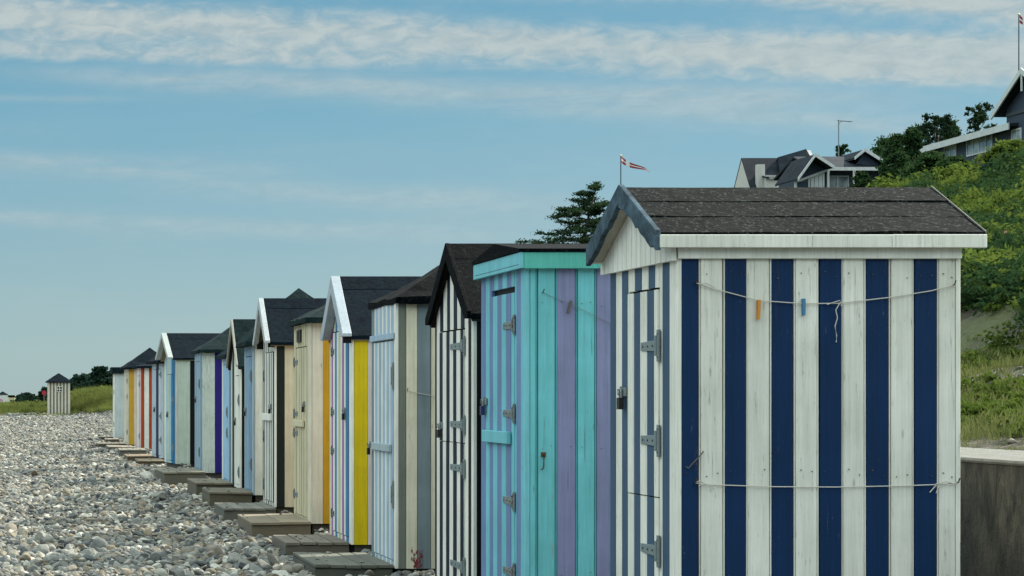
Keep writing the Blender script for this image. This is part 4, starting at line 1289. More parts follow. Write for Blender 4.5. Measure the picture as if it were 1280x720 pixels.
def make_cover():
    # shrub cover of the hillside
    pr = [clump_proto(k, 520, .085, 'shrub', .004 if k == 1 else 0) for k in range(5)]
    pr += [clump_proto(20 + k, 520, .085, 'dark_shrub') for k in range(2)]
    n = 95000
    Y = RNG.uniform(12, 190, n); R = RNG.uniform(.13, .56, n); X = R * Y
    dens = np.where(Y < 45, 1.0, .62) * (X > 8.3) * (X < 66)
    dens *= smooth(8.3, 9.6, X + .5 * vnoise(X * 2, Y * 1.3, 8))
    dens *= Y / 175 * np.where(Y < 45, 9.0, 1.0)
    keep = RNG.random(n) < dens * .36
    # the house plots stay clear
    keep &= ~((X > 57.3) & (X < 68) & (Y > 121) & (Y < 148)); keep &= ~((X > 50) & (X < 62.5) & (Y > 145) & (Y < 164))
    X, Y = X[keep], Y[keep]; n = len(X)
    far = smooth(20, 110, Y)
    s = (.34 + .75 * far) * RNG.uniform(.7, 1.35, n)
    zz = hill_z(X, Y) - .12 * s
    rot = np.stack([RNG.normal(0, .2, n), RNG.normal(0, .2, n) - .12, RNG.uniform(0, 6.283, n)], 1)
    scl = np.stack([s, s, s * RNG.uniform(.65, 1.15, n)], 1)
    patch = vnoise(X * .35, Y * .2, 12) + .5 * vnoise(X * .9, Y * .5, 13) + RNG.normal(0, .35, n)
    var = np.where(patch < -.35, RNG.integers(5, 7, n), RNG.integers(0, 5, n))
    o = scatter('hillside_shrubs', np.stack([X, Y, zz], 1), rot, scl, var, pr)
    o['label'] = 'dense light and dark green shrub cover on the hillside'
    # grass on the bank above the path
    pg = [grass_proto(k, 44, .058, .08, 'bank_grass', .0040) for k in range(5)]
    n = 9500
    Y = RNG.uniform(9, 42, n); X = RNG.uniform(5.57, 10.2, n)
    bare = smooth(8.05, 8.5, X) * (1 - smooth(9.0, 9.5, X)) * .85 + .45 * (vnoise(X * 2.1, Y * 1.4, 21) + .5 * vnoise(X * 5.3, Y * 4.1, 22) > .05) * (X > 5.95)
    keep = (RNG.random(n) > bare) & (X / Y > .2) & (X / Y < .75)
    X, Y = X[keep], Y[keep]; n = len(X)
    r, s = rot_scl(n, .55, 1.25)
    s *= (1.15 - .5 * (X < 5.9))[:, None]
    o = scatter('bank_grass', np.stack([X, Y, hill_z(X, Y) - .01], 1), r, s, RNG.integers(0, 5, n), pg)
    o['label'] = 'dry yellow green grass tufts on the bank above the path'
    pw = [clump_proto(40 + k, 160, .16, 'shrub', .012 if k == 0 else 0, 9, .7) for k in range(3)]
    n = 6500
    Y = RNG.uniform(10, 42, n); X = 5.9 + 4.2 * RNG.random(n) ** .8
    keep = (vnoise(X * 1.7, Y * 1.1, 33) + RNG.normal(0, .3, n) > .1) & ~((X > 8.1) & (X < 9.3) & (RNG.random(n) < .8))
    X, Y = X[keep], Y[keep]; n = len(X)
    r, s = rot_scl(n, .045, .16)
    o = scatter('bank_weeds', np.stack([X, Y, hill_z(X, Y)], 1), r, s, RNG.integers(0, 3, n), pw)
    o['label'] = 'low green weeds between the dry grass on the bank'
    n = 1500
    Y = RNG.uniform(10, 40, n); X = RNG.uniform(5.8, 9.6, n)
    s = RNG.uniform(.010, .042, n) * RNG.uniform(.5, 1, n)
    o = scatter('bank_rubble', np.stack([X, Y, hill_z(X, Y) + s * .2], 1), np.stack([RNG.normal(0, .5, n), RNG.normal(0, .5, n), RNG.uniform(0, 6, n)], 1), np.stack([s, s, s], 1), RNG.integers(0, 3, n), [stone_proto(k) for k in (20, 21, 22)])
    o['label'] = 'small stones and rubble scattered over the bank'
    # dune grass at the end of the beach
    pg = [grass_proto(20 + k, 46, .55, .22, 'dune_grass', .012) for k in range(5)]
    pg += [clump_proto(60 + k, 260, .13, 'dune_grass', 0, 12, .9) for k in range(3)]
    n = 16000
    Y = RNG.uniform(115.5, 152, n); X = RNG.uniform(-4, 12, n)
    edge = 122.5 - 3.0 * np.clip(X - 2.6, 0, 2) + 2.2 * vnoise(X * .9, Y * .4, 31)
    keep = Y > edge
    keep &= ~((X > 1.2) & (X < 2.75) & (Y > 119.3) & (Y < 121.7))
    X, Y = X[keep], Y[keep]
    ex = RNG.normal([1.3, 117.8], [.5, .5], (60, 2)); ex2 = RNG.normal([.6, 119.8], [1.6, .35], (110, 2))
    ex2 = ex2[(ex2[:, 0] < 1.25) | (ex2[:, 0] > 2.6)]
    X = np.concatenate([X, ex[:, 0], ex2[:, 0]]); Y = np.concatenate([Y, ex[:, 1], ex2[:, 1]]); n = len(X)
    r, s = rot_scl(n, .6, 1.15)
    s *= (.62 + .38 * smooth(1.2, 4.0, X))[:, None] * np.where(Y < 120.5, .55, 1.0)[:, None]
    var = RNG.integers(0, 5, n)
    sc_ = (RNG.random(n) < .10) & (vnoise(X * .8, Y * .5, 41) > -.1) & (Y > 121)
    var[sc_] = RNG.integers(5, 8, sc_.sum()); s[sc_] *= RNG.uniform(.35, .85, (sc_.sum(), 1))
    o = scatter('dune_grass', np.stack([X, Y, ground_z(X, Y) - .02], 1), r, s, var, pg)
    o['label'] = 'tall yellow green marram grass on the dune at the end of the beach'


make_cover()


# ------------------------------------------------------------------ trees
def crown_mesh(parent, clumps, size, mat, seed, up=.4, tone0=.5):
    rg = np.random.default_rng(seed); C, tn = [], []
    for (c, rad, n) in clumps:
        p = rg.normal(size=(n, 3)); p /= np.linalg.norm(p, axis=1, keepdims=True)
        p *= np.abs(rg.normal(0, .72, n))[:, None]
        C.append(np.array(c) + p * np.array(rad)); t = np.clip(tone0 + rg.normal(0, .16), 0, 1)
        tn.append(np.clip(t + rg.normal(0, .16, n), 0, 1))
    C = np.concatenate(C); tn = np.repeat(np.concatenate(tn), 2)
    v, f = leaf_cloud(C, size, rg, up)
    me = raw_mesh('crown', v, f, mat, np.stack([tn, tn * 0, tn], 1), False)
    o = bpy.data.objects.new('crown', me); COL.objects.link(o); o.parent = parent
    return o


def tree(name, label, x, y_top, y_base, D, mat, shape, seed, size=.10, zbase=None, group=None, wpx=40):
    """y_top: photo row of the top; the trunk goes down to the hillside"""
    X = PX(x, D); zb = float(hill_z(X, D)) if zbase is None else zbase
    zt = PZ(y_top, D); H = zt - zb
    t = thing(name, label, 'tree' if 'shrub' not in name else 'shrub', (X, D, zb - .05), 0, group)
    rg = random.Random(seed); W = wpx * D / F / 2
    tr = MB(); cl = []
    if shape == 'layered':               # open pine: shelves of needles on long limbs
        lean = 24 * D / F
        tr.tube([(0, 0, 0), (lean * .15, 0, H * .35), (lean * .55, 0, H * .65), (lean, 0, H * .985)], .12, 8, r2=.025)
        lv = 17
        for k in range(lv):
            f = .16 + .80 * k / (lv - 1)
            r = W * (1.0 - .93 * ((f - .16) / .84) ** .95) + .12
            x0 = lean * (f ** 1.2)
            for j in range(6 if f < .85 else 3):
                a = rg.uniform(0, 6.283); q = r * rg.uniform(.4, 1.1)
                px_, py_ = x0 + q * math.cos(a) - (.30 * r if f < .75 else 0), q * math.sin(a); pz = H * f + rg.uniform(-.13, .16)
                tr.tube([(x0, 0, H * f - .10), (x0 + (px_ - x0) * .55, py_ * .55, pz - .07), (px_, py_, pz)], .02, 5, r2=.007)
                for g in range(4):
                    u = rg.uniform(.4, 1.08)
                    cl.append(((x0 + (px_ - x0) * u + rg.gauss(0, .07), py_ * u + rg.gauss(0, .07), pz + rg.uniform(-.02, .06)), (.14 + r * .09, .14 + r * .09, .095), 84))
        cl.append(((lean, 0, H * .99), (.16, .16, .10), 120))
    elif shape == 'round':
        tr.tube([(0, 0, 0), (.05, .02, H * .45), (0, 0, H * .85)], .16, 8, r2=.05)
        for k in range(95):
            a = rg.uniform(0, 6.283); e = rg.uniform(-.5, 1.0); q = rg.uniform(.45, 1.08) * math.sqrt(max(.05, 1 - e * e * .85))
            c = (W * q * math.cos(a), W * q * math.sin(a), H * .60 + H * .38 * e * rg.uniform(.85, 1.05))
            if k % 3 == 0: tr.tube([(0, 0, H * .42), (c[0] * .6, c[1] * .6, c[2] - .1), c], .035, 5, r2=.012)
            z_ = rg.uniform(.10, .19)
            cl.append((c, (W * z_, W * z_, W * z_ * .7), 75))
    elif shape == 'sparse':
        tr.tube([(0, 0, 0), (.04, .02, H * .5), (.1, 0, H * .97)], .10, 8, r2=.02)
        for k in range(120):
            a = rg.uniform(0, 6.283); f = rg.uniform(.28, 1.02); q = W * rg.uniform(.15, 1.05) * min(1, 1.35 - f * .95)
            c = (.1 * f + q * math.cos(a), q * math.sin(a), H * f)
            if k % 2 == 0: tr.tube([(.05, 0, H * f - .35), (c[0] * .6, c[1] * .6, H * f - .12), c], .022, 5, r2=.008)
            z_ = rg.uniform(.07, .15)
            cl.append((c, (W * z_, W * z_, W * z_ * .75), 60))
    else:                                 # 'spread': dense bush to the ground, feathery shelves
        tr.tube([(0, 0, 0), (.05, .02, H * .4), (0, 0, H * .8)], .11, 8, r2=.03)
        for k in range(170):
            a = rg.uniform(0, 6.283); f = rg.uniform(.05, 1.03); q = W * rg.uniform(.3, 1.1) * math.sqrt(max(.02, 1 - (min(f, 1) * .98) ** 2.0))
            c = (q * math.cos(a), q * math.sin(a), H * f * .97)
            if k % 6 == 0: tr.tube([(0, 0, H * f * .6), (c[0] * .6, c[1] * .6, c[2] - .1), c], .025, 5, r2=.01)
            z_ = rg.uniform(.10, .2)
            cl.append((c, (W * z_ * 1.2, W * z_ * 1.2, max(.07, H * .03)), 75))
    tr.build('trunk', 'bark', t, smooth=True)
    crown_mesh(t, cl, size, mat, seed)
    return t


tree('pine_tree', 'open layered dark pine rising behind the turquoise and lilac hut', 722, 226, 306, 100, 'pine', 'layered', 1, .05, wpx=160)
tree('pine_tree', 'dense rounded dark pine on the hilltop left of the dark blue house', 1171, 140, 190, 152, 'pine', 'round', 2, .10, wpx=54)
tree('deciduous_tree', 'thin open tree just behind the low wing of the dark blue house', 1222, 132, 170, 156, 'pine', 'sparse', 3, .10, wpx=60)
tree('conifer_tree', 'dark pointed evergreen on the hill just left of the rounded pine', 1140, 160, 200, 136, 'dark_shrub', 'spread', 4, .095, wpx=44)
tree('conifer_tree', 'broad dark spreading evergreen covering the right end of the bungalow', 1122, 192, 235, 128, 'dark_shrub', 'spread', 5, .095, wpx=70)
tree('conifer_tree', 'low dark evergreen close to the white panelled bungalow corner', 1078, 216, 240, 132, 'dark_shrub', 'spread', 6, .095, wpx=48)
tree('conifer_tree', 'dark feathery evergreen below the low wing windows', 1168, 190, 240, 118, 'dark_shrub', 'spread', 7, .095, wpx=80)
tree('conifer_tree', 'small dark evergreen on the ridge between bungalow and rounded pine', 1108, 172, 205, 170, 'dark_shrub', 'spread', 8, .095, wpx=62)
for k_, (x_, yt_, w_, D_, l_) in enumerate([(1098, 184, 56, 165, 'dark evergreen just right of the second bungalow gable on the skyline'), (1122, 170, 60, 160, 'dark evergreen on the skyline between the small ridge evergreen and the pointed one'),
                                     (1150, 158, 52, 158, 'bushy dark evergreen hugging the left foot of the rounded pine'), (1188, 152, 40, 160, 'dark evergreen filling the gap between the rounded pine and the thin open tree'), (1150, 205, 84, 124, 'broad dark evergreen low on the slope under the pointed evergreen'), (1194, 196, 60, 112, 'mid green feathery shrub under the left end of the low wing')]):
    tree('conifer_tree', l_, x_, yt_, 230, D_, 'dark_shrub', 'spread', 30 + k_, .095, wpx=w_)
tree('bushy_tree', 'tree top showing behind the bungalow ridge below the aerial mast', 1050, 184, 205, 178, 'dark_shrub', 'sparse', 9, .12, wpx=34)
tree('bushy_tree', 'yellow green bush filling the corner in front of the dark blue house', 1262, 176, 230, 104, 'shrub', 'spread', 10, .12, wpx=80)

# dark trees beyond the dune at the far left
FT = [(96, 470, 42, 'sparse', 'dark far tree with ragged top just right of the lone hut'),
      (110, 468, 36, 'round', 'rounded dark far tree second from the lone hut'),
      (124, 459, 34, 'sparse', 'tallest far tree with pointed top beyond the dune'),
      (138, 464, 36, 'round', 'dark far tree partly hidden by the white end hut'),
      (152, 470, 40, 'round', 'far tree behind the roof of the white end hut'),
      (53, 485, 20, 'sparse', 'small spiky far tree just left of the lone hut'),
      (33, 492, 34, 'spread', 'low rounded green far bush left of the spiky tree'),
      (66, 486, 18, 'spread', 'small far bush touching the left edge of the lone hut'),
      (102, 481, 60, 'spread', 'low dark hedge bush at the foot of the far trees'),
      (130, 478, 56, 'spread', 'low dark hedge bush behind the dune grass near the end hut')]
for k, (x, yt, wp, sh, lab) in enumerate(FT):
    D = 158 + (k * 7) % 13; X = PX(x, D)
    nm = 'far_tree' if sh != 'spread' else 'far_shrub'
    tree('dark_tree' if sh != 'spread' else 'low_shrub', lab, x, yt, 495, D, 'far_tree', sh, 50 + k, .12, zbase=max(float(ground_z(X, D)), float(hill_z(X, D))) - .1, group='trees beyond the dune', wpx=wp)

# red disc sign by the far tree
D = 128.0; X = PX(55, D); zb = float(ground_z(X, D))
t = thing('beach_sign', 'small round red sign on a thin post left of the lone hut', 'sign', (X, D, zb))
m = MB(); m.tube([(0, 0, -.1), (0, 0, PZ(491, D) - zb)], .025, 8, lin((120, 110, 100)) + (.3,)); m.build('post', 'metal', t)
m = MB(); m.tube([(0, -.05, PZ(491, D) - zb), (0, -.03, PZ(491, D) - zb)], .13, 20, lin((190, 40, 62)) + (0,)); m.build('disc', 'plain', t)


# ------------------------------------------------------------------ houses on the hill
def gable_prism(mb, x0, x1, y0, y1, z0, z1, axis, col, th=0.0):
    """triangular roof solid; axis = ridge direction"""
    if axis == 'x':
        c = (y0 + y1) / 2
        a = [(x0, y0, z0), (x0, y1, z0), (x0, c, z1)]; mb.prism(a, [(x1, p[1], p[2]) for p in a], col)
    else:
        c = (x0 + x1) / 2
        a = [(x0, y0, z0), (x1, y0, z0), (c, y0, z1)]; mb.prism(a, [(p[0], y1, p[2]) for p in a], col)


def slab(mb, p, q, ext, th, col):
    """roof plane from eave line p to ridge line q (each a pair of points) with thickness"""
    top = [Vector(p[0]), Vector(p[1]), Vector(q[1]), Vector(q[0])]
    mb.prism([v - Vector((0, 0, th)) for v in top], top, col)


def barge_arm(parent, a, b, hgt, thick_axis, th, col, name='bargeboard'):
    a, b = Vector(a), Vector(b); t = Vector(thick_axis) * th; u = Vector((0, 0, hgt))
    m = MB(); m.prism([a - u, b - u, b, a], [v + t for v in (a - u, b - u, b, a)], col); return m.build(name, 'paint', parent)


HB = P(50, 62, 80, .2); WT = P(214, 216, 214, .2)


def window(parent, c, ax, nrm, w, h, panes=2, depth=.05):
    """c: centre; ax: horizontal unit along the wall; nrm: outward normal"""
    c, ax, nrm = Vector(c), Vector(ax), Vector(nrm); up = Vector((0, 0, 1))
    f = MB(); t = .09
    for s in (-1, 1):
        f.obox(c + ax * s * (w / 2 - t / 2) + nrm * .03, ax * t / 2, nrm * .035, up * h / 2, WT)
        f.obox(c + up * s * (h / 2 - t / 2) + nrm * .03, ax * (w / 2 - t), nrm * .034, up * t / 2, WT)
    for k in range(1, panes):
        f.obox(c + ax * (w * (k / panes - .5)) + nrm * .028, ax * .035, nrm * .03, up * (h / 2 - t), WT)
    fr = f.build('window', 'paint', parent)
    g = MB(); g.obox(c + nrm * .012, ax * (w / 2 - t * .9), nrm * .01, up * (h / 2 - t * .9)); g.build('pane', 'glass', fr)


def houses():
    # C: dark blue house at the right edge; west wall runs along the row
    X = 58.4; zg = float(hill_z(X, 138)) - 1.0
    t = thing('house', 'dark blue timber house with white trim and gable at the right edge of the hill', 'house', (X, 132.2, zg))
    zt = PZ(155.5, 132.5) - zg      # wing eave
    m = MB(); m.box(.35, 7.0, .3, 13.6, 0, zt - .25, HB); m.build('wing_wall', 'clapboard', t)
    m = MB(); p = [(-.25, -.2, zt - .0), (-.25, 14.0, zt - .0), (8.0, 14.0, zt + .9), (8.0, -.2, zt + .9)]
    m.prism([(a, b, c - .18) for a, b, c in p], p); m.build('wing_roof', 'tiles', t)
    m = MB(); m.box(-.33, -.26, -.25, 14.05, zt - .36, zt + .03, WT); m.build('fascia', 'paint', t)
    for xa, xb, ya, yb in ((1181, 1196, 180, 201), (1209, 1241, 166, 192)):
        d0 = (X + .35) * F / (xa - VX); d1 = (X + .35) * F / (xb - VX); w = abs(d0 - d1); dm = (d0 + d1) / 2
        zc_ = (PZ(ya, dm) + PZ(yb, dm)) / 2 - zg; hh = abs(PZ(ya, dm) - PZ(yb, dm))
        window(t, (.35, dm - 132.2, zc_ - .05), (0, 1, 0), (-1, 0, 0), w, hh * .95, 2 if xa < 1200 else 4)
    # main block, gable towards the beach
    yc = 130.3 - 132.2; zR = PZ(87, 130.3) - zg + .05; zE = PZ(143, 134.2) - zg; hw = 4.0
    m = MB(); m.box(.3, 9.0, yc - 3.3, yc + 3.3, 0, zE + .2, HB)
    a = [(.3, yc - 3.3, zE + .2), (.3, yc + 3.3, zE + .2), (.3, yc, zR - .35)]; m.prism(a, [(9.0, q[1], q[2]) for q in a], HB)
    m.build('gable_wall', 'clapboard', t)
    m = MB()
    for s in (-1, 1):
        slab(m, [(-.25, yc + s * hw, zE), (9.5, yc + s * hw, zE)], [(-.25, yc + s * .01, zR), (9.5, yc + s * .01, zR)], 0, .16, (1, 1, 1))
    m.build('main_roof', 'tiles', t)
    for s in (-1, 1): barge_arm(t, (-.34, yc + s * (hw + .05), zE + .04), (-.34, yc + s * .005, zR + .05), .34, (1, 0, 0), .085, WT)
    m = MB(); m.box(-.31, -.23, yc - .06, yc + .06, zR - 1.3, zR - .33, WT); m.build('king_post', 'paint', t)
    window(t, (.3, yc - .35, (PZ(108, 130.5) + PZ(146, 130.5)) / 2 - zg), (0, 1, 0), (-1, 0, 0), 1.5, 1.65, 2)
    window(t, (.3, yc - .6, PZ(160, 130.5) - zg), (0, 1, 0), (-1, 0, 0), 1.3, .9, 1)
    window(t, (.3, yc + 1.9, PZ(170, 132) - zg), (0, 1, 0), (-1, 0, 0), 1.3, .9, 2)
    m = MB(); m.box(.22, .29, yc - 3.25, yc + 3.25, zE - .25, zE - .05, lin((70, 78, 84)) + (.2,)); m.build('belt_board', 'paint', t)

    # B: bungalow with white trim
    D = 150.0; x0, x1 = PX(1011, D), PX(1105, D); zg = float(hill_z((x0 + x1) / 2, D)) - 1.2
    t = thing('house', 'low dark bungalow with white trimmed gable and panelled windows half hidden by evergreens', 'house', (x0, D, zg))
    zE = PZ(209.5, D) - zg; zR = PZ(194.5, D + 3.0) - zg; L = x1 - x0
    m = MB(); m.box(.5, L + .8, .9, 7.4, 0, zE - .05, HB); m.build('wall', 'clapboard', t)
    m = MB()     # main roof, ridge across the view
    slab(m, [(.2, 0, zE), (L + 1.0, 0, zE)], [(.2, 3.6, zR), (L + 1.0, 3.6, zR)], 0, .14, (1, 1, 1))
    slab(m, [(.2, 7.6, zE), (L + 1.0, 7.6, zE)], [(.2, 3.62, zR), (L + 1.0, 3.62, zR)], 0, .14, (1, 1, 1))
    m.build('roof', 'tiles', t)
    m = MB(); m.box(PX(1033, D) - x0, L + 1.0, -.09, -.01, zE - .2, zE + .03, WT); m.build('fascia', 'paint', t)
    # front gable at the left, ridge pointing to the viewer
    xa, xc, xb = PX(990, D) - x0, 0.0, PX(1033, D) - x0
    zl, zp, zr_ = PZ(225, D) - zg, PZ(195, D) - zg, PZ(210, D) - zg
    m = MB(); slab(m, [(xa, -1.2, zl), (xa, 3.4, zl)], [(xc, -1.2, zp), (xc, 3.4, zp)], 0, .12, (1, 1, 1))
    slab(m, [(xb + .05, -1.2, zr_), (xb + .05, 3.4, zr_)], [(xc + .01, -1.2, zp), (xc + .01, 3.4, zp)], 0, .12, (1, 1, 1)); m.build('porch_roof', 'tiles', t)
    barge_arm(t, (xa - .03, -1.29, zl + .05), (xc, -1.29, zp + .06), .24, (0, 1, 0), .08, WT)
    barge_arm(t, (xc + .004, -1.29, zp + .06), (xb + .08, -1.29, zr_ + .05), .24, (0, 1, 0), .08, WT)
    m = MB(); a = [(xa + .35, -.1, zl - .1), (xb - .1, -.1, zr_ - .12), (xc, -.1, zp - .28)]
    m.prism(a, [(q[0], .2, q[2]) for q in a], HB); m.box(xa + .35, xb - .1, .0, .18, 0, zl - .12, HB); m.build('gable_wall', 'clapboard', t)
    barge_arm(t, (xa + .30, -.22, zl - .02), (xb - .05, -.22, zr_ - .1), .16, (0, 1, 0), .08, WT, 'lintel')
    w0 = PX(1010, D) - x0; w1 = xb - .15; n = 4
    for k in range(n):
        c = w0 + (w1 - w0) * (k + .5) / n; top = zl - .2 + (zr_ - zl) * ((c - xa) / (xb - xa)) - .06
        window(t, (c, 0, top - .95), (1, 0, 0), (0, -1, 0), (w1 - w0) / n * .96, 1.9, 1)
    for px in (1034.5, 994, 1067):
        m = MB(); c = PX(px, D) - x0; m.box(c - .07, c + .07, -.16, -.02, 0, zE - .22 if px > 1000 else zl - .15, WT); m.build('post', 'paint', t)
    window(t, (PX(1053, D) - x0, .9, zE - 1.05), (1, 0, 0), (0, -1, 0), 1.5, 1.2, 2)
    # second white trimmed gable at the right
    ga, gc, gb = PX(1077, D) - x0, PX(1084, D) - x0, PX(1116, D) - x0
    za, zc_, zb_ = PZ(196, D) - zg, PZ(185.5, D) - zg, PZ(206, D) - zg
    m = MB(); slab(m, [(ga - .3, .4, za), (ga - .3, 5, za)], [(gc, .4, zc_), (gc, 5, zc_)], 0, .12, (1, 1, 1)); slab(m, [(gb, .4, zb_), (gb, 5, zb_)], [(gc + .01, .4, zc_), (gc + .01, 5, zc_)], 0, .12, (1, 1, 1)); m.build('side_roof', 'tiles', t)
    barge_arm(t, (ga - .33, .31, za + .04), (gc, .31, zc_ + .06), .2, (0, 1, 0), .08, WT)
    barge_arm(t, (gc + .004, .31, zc_ + .06), (gb + .06, .31, zb_ + .04), .24, (0, 1, 0), .08, WT)
    m = MB(); a = [(ga, .8, za - .4), (gb - .3, .8, zb_ - .1), (gc, .8, zc_ - .2)]; m.prism(a, [(q[0], 1.0, q[2]) for q in a], HB); m.build('gable_wall', 'clapboard', t)

    # A: grey rendered house farther left
    D = 190.0; x0 = PX(939.5, D); zg = float(hill_z(PX(960, D), D)) - 1.0
    t = thing('house', 'grey slate roofed house with pale gable, chimney and dormer left of the bungalow', 'house', (x0, D, zg))
    xr = PX(986, D) - x0; zE = PZ(236, D) - zg - .3; zR = PZ(197, D + 2.5) - zg
    RC = lin((190, 186, 176)) + (.2,)
    xm = 0.02
    m = MB(); m.box(.05, xr + 1.0, .2, 5.4, 0, zE + .1, RC); a = [(.05, .2, zE + .1), (.05, 5.4, zE + .1), (.05, 2.8, zR - .12)]
    m.prism(a, [(q[0] + .35, q[1], q[2]) for q in a], RC); m.build('wall', 'render', t)
    m = MB(); slab(m, [(xm, -.1, zE - .2), (xr + 1.2, -.1, zE - .2)], [(xm, 2.8, zR), (xr + 1.2, 2.8, zR)], 0, .12, (1, 1, 1))
    slab(m, [(xm, 5.7, zE - .2), (xr + 1.2, 5.7, zE - .2)], [(xm, 2.82, zR), (xr + 1.2, 2.82, zR)], 0, .12, (1, 1, 1)); m.build('roof', 'tiles', t)
    c0, c1 = PX(948, D) - x0, PX(957, D) - x0
    m = MB(); m.box(c0, c1, .15, .8, zE - .6, PZ(205, D) - zg, RC); m.build('chimney', 'render', t)
    d0, d1 = PX(954, D) - x0, PX(972, D) - x0
    m = MB(); m.box(d0 + .1, d1 - .05, -.45, 1.2, zE - .8, PZ(220, D) - zg, RC); dm_ = m.build('dormer', 'render', t)
    m = MB(); p = [(d0 - .05, -.7, PZ(222, D) - zg), (d1 + .12, -.7, PZ(222, D) - zg), (d1 + .12, 1.6, PZ(215, D) - zg), (d0 - .05, 1.6, PZ(215, D) - zg)]
    m.prism([(q[0], q[1], q[2] - .1) for q in p], p); m.build('dormer_roof', 'tiles', dm_)
    m = MB()
    for k in range(6): m.box(d0 + .32 + k * .12, d0 + .37 + k * .12, -.73, -.705, PZ(227, D) - zg + .15, PZ(222, D) - zg, WT)
    m.build('dormer_slats', 'paint', dm_)
    # taller cross wing whose ridge runs up to the right
    e0, e1 = PX(975, D) - x0, PX(1026, D) - x0
    zk = PZ(185.5, D + 2) - zg
    m = MB(); slab(m, [(e0, -.8, zE - .3), (e1 - .2, -.8, zE + 1.2)], [(PX(984, D) - x0, 2.4, zR + .02), (PX(1020, D) - x0, 2.4, zk)], 0, .14, (1, 1, 1))
    slab(m, [(e0, 6, zE - .3), (e1 - .2, 6, zE + 1.2)], [(PX(984, D) - x0, 2.42, zR + .02), (PX(1020, D) - x0, 2.42, zk)], 0, .14, (1, 1, 1)); m.build('wing_roof', 'tiles', t)
    a = [(PX(1019, D) - x0, -.6, zE + 1.1), (PX(1019, D) - x0, 5.6, zE + 1.1), (PX(1019, D) - x0, 2.4, zk - .1)]
    m = MB(); m.prism(a, [(q[0] + .45, q[1], q[2] - .02) for q in a], RC); m.box(e0 + .6, PX(1019, D) - x0, 0, 5.4, 0, zE - .4, RC); m.build('wing_wall', 'render', t)


houses()

# mast, flagpoles
D = 168.0; X = PX(1048.3, D); zb = float(hill_z(X, D)); zt = PZ(150, D) - zb
t = thing('aerial_mast', 'tall thin grey aerial mast with sideways antenna above the bungalow', 'aerial', (X, D, zb))
m = MB(); m.tube([(0, 0, -.3), (0, 0, zt)], .045, 8, lin((128, 136, 140)) + (.2,)); m.build('mast', 'metal', t)
m = MB(); m.tube([(-.12, 0, zt - .05), (1.0, 0, zt - .12)], .028, 6, lin((120, 128, 132)) + (.2,)); m.tube([(-.05, 0, zt - .35), (.25, 0, zt - .08)], .02, 6, lin((120, 128, 132)) + (.2,))
for k in range(7): m.tube([(.1 + .14 * k, -.3, zt - .07 - .009 * k), (.1 + .14 * k, .3, zt - .07 - .009 * k)], .012, 5, lin((120, 128, 132)) + (.2,))
m.build('antenna', 'metal', t)


def pennant(label, x, ytop, D, zb, tip, w0, r=.03, droop=None):
    X = PX(x, D); zt = PZ(ytop, D) - zb
    t = thing('flagpole', label, 'flagpole', (X, D, zb))
    m = MB(); m.tube([(0, 0, -.3), (0, 0, zt)], r, 8, lin((84, 90, 96)) + (.1,), r2=r * .7); m.build('pole', 'metal', t)
    m = MB(); m.add([(r * 1.6 * math.cos(a) * math.cos(b), r * 1.6 * math.sin(a) * math.cos(b), zt + r * 1.6 * math.sin(b)) for b in (-1.2, 0, 1.2) for a in [k * .785 for k in range(8)]],
                    [[8 * j + k, 8 * j + (k + 1) % 8, 8 * j + 8 + (k + 1) % 8, 8 * j + 8 + k] for j in range(2) for k in range(8)], lin((200, 190, 150)) + (0,)); m.build('finial', 'metal', t)
    N = 16; f = MB(); px = D / F
    RD, WH = lin((140, 26, 36)) + (0,), lin((225, 225, 222)) + (0,)
    top, bot = [], []
    for k in range(N + 1):
        u = k / N
        cx = tip[0] * u * px; cz = -(w0 * .5 + tip[1] * (u ** 1.0) + 2.2 * math.sin(u * 5.0) * u) * px
        hw = w0 * .5 * (1 - u) ** .85 * px + .006; yo = .12 * math.sin(u * 7)
        rows = [(cx + r, yo, zt - .02 + cz + hw * q) for q in (1, .2, -.2, -1)]
        top.append(rows)
    for k in range(N):
        for j in range(3):
            c = WH if (j == 1 or k in (3, 4)) else RD
            a, b, c2, d = top[k][j], top[k + 1][j], top[k + 1][j + 1], top[k][j + 1]
            q = [a, b, c2, d]; f.prism(q, [(p[0], p[1] + .006, p[2]) for p in q], c)
    f.build('pennant', 'plain', t)


D = 60.0; X = PX(776, D)
pennant('thin dark flagpole with red and white pennant above the roof peak of the nearest hut', 776, 194.5, D, float(hill_z(X, D)), (36, 17), 8.0, .021)
D = 152.0; X = PX(1273.5, D)
pennant('tall flagpole with small dark red flag rising behind the dark blue house gable', 1273.5, 18, D, float(hill_z(X, D)), (26, 14), 10, .055)


# ------------------------------------------------------------------ camera, sun, sky
cam = bpy.data.cameras.new('camera'); co = bpy.data.objects.new('camera', cam); COL.objects.link(co)
co.location = (0, 0, ZC); co.rotation_euler = (math.radians(90), 0, 0)
cam.sensor_width = 36; cam.lens = F / 1280 * 36
cam.shift_x = (640 - VX) / 1280; cam.shift_y = (VY - 360) / 1280
cam.clip_start = .1; cam.clip_end = 9000
sc.camera = co

SUN_AZ, SUN_EL = 56.0, 34.0          # degrees clockwise from +Y, and up
sd = Vector((math.sin(math.radians(SUN_AZ)) * math.cos(math.radians(SUN_EL)), math.cos(math.radians(SUN_AZ)) * math.cos(math.radians(SUN_EL)), math.sin(math.radians(SUN_EL))))
sl = bpy.data.lights.new('sun', 'SUN'); sl.energy = 5.0; sl.angle = math.radians(.6); sl.color = (1.0, .93, .82)
so = bpy.data.objects.new('sun', sl); COL.objects.link(so); so.rotation_euler = (-sd).to_track_quat('-Z', 'Y').to_euler(); so.location = (20, 0, 40)

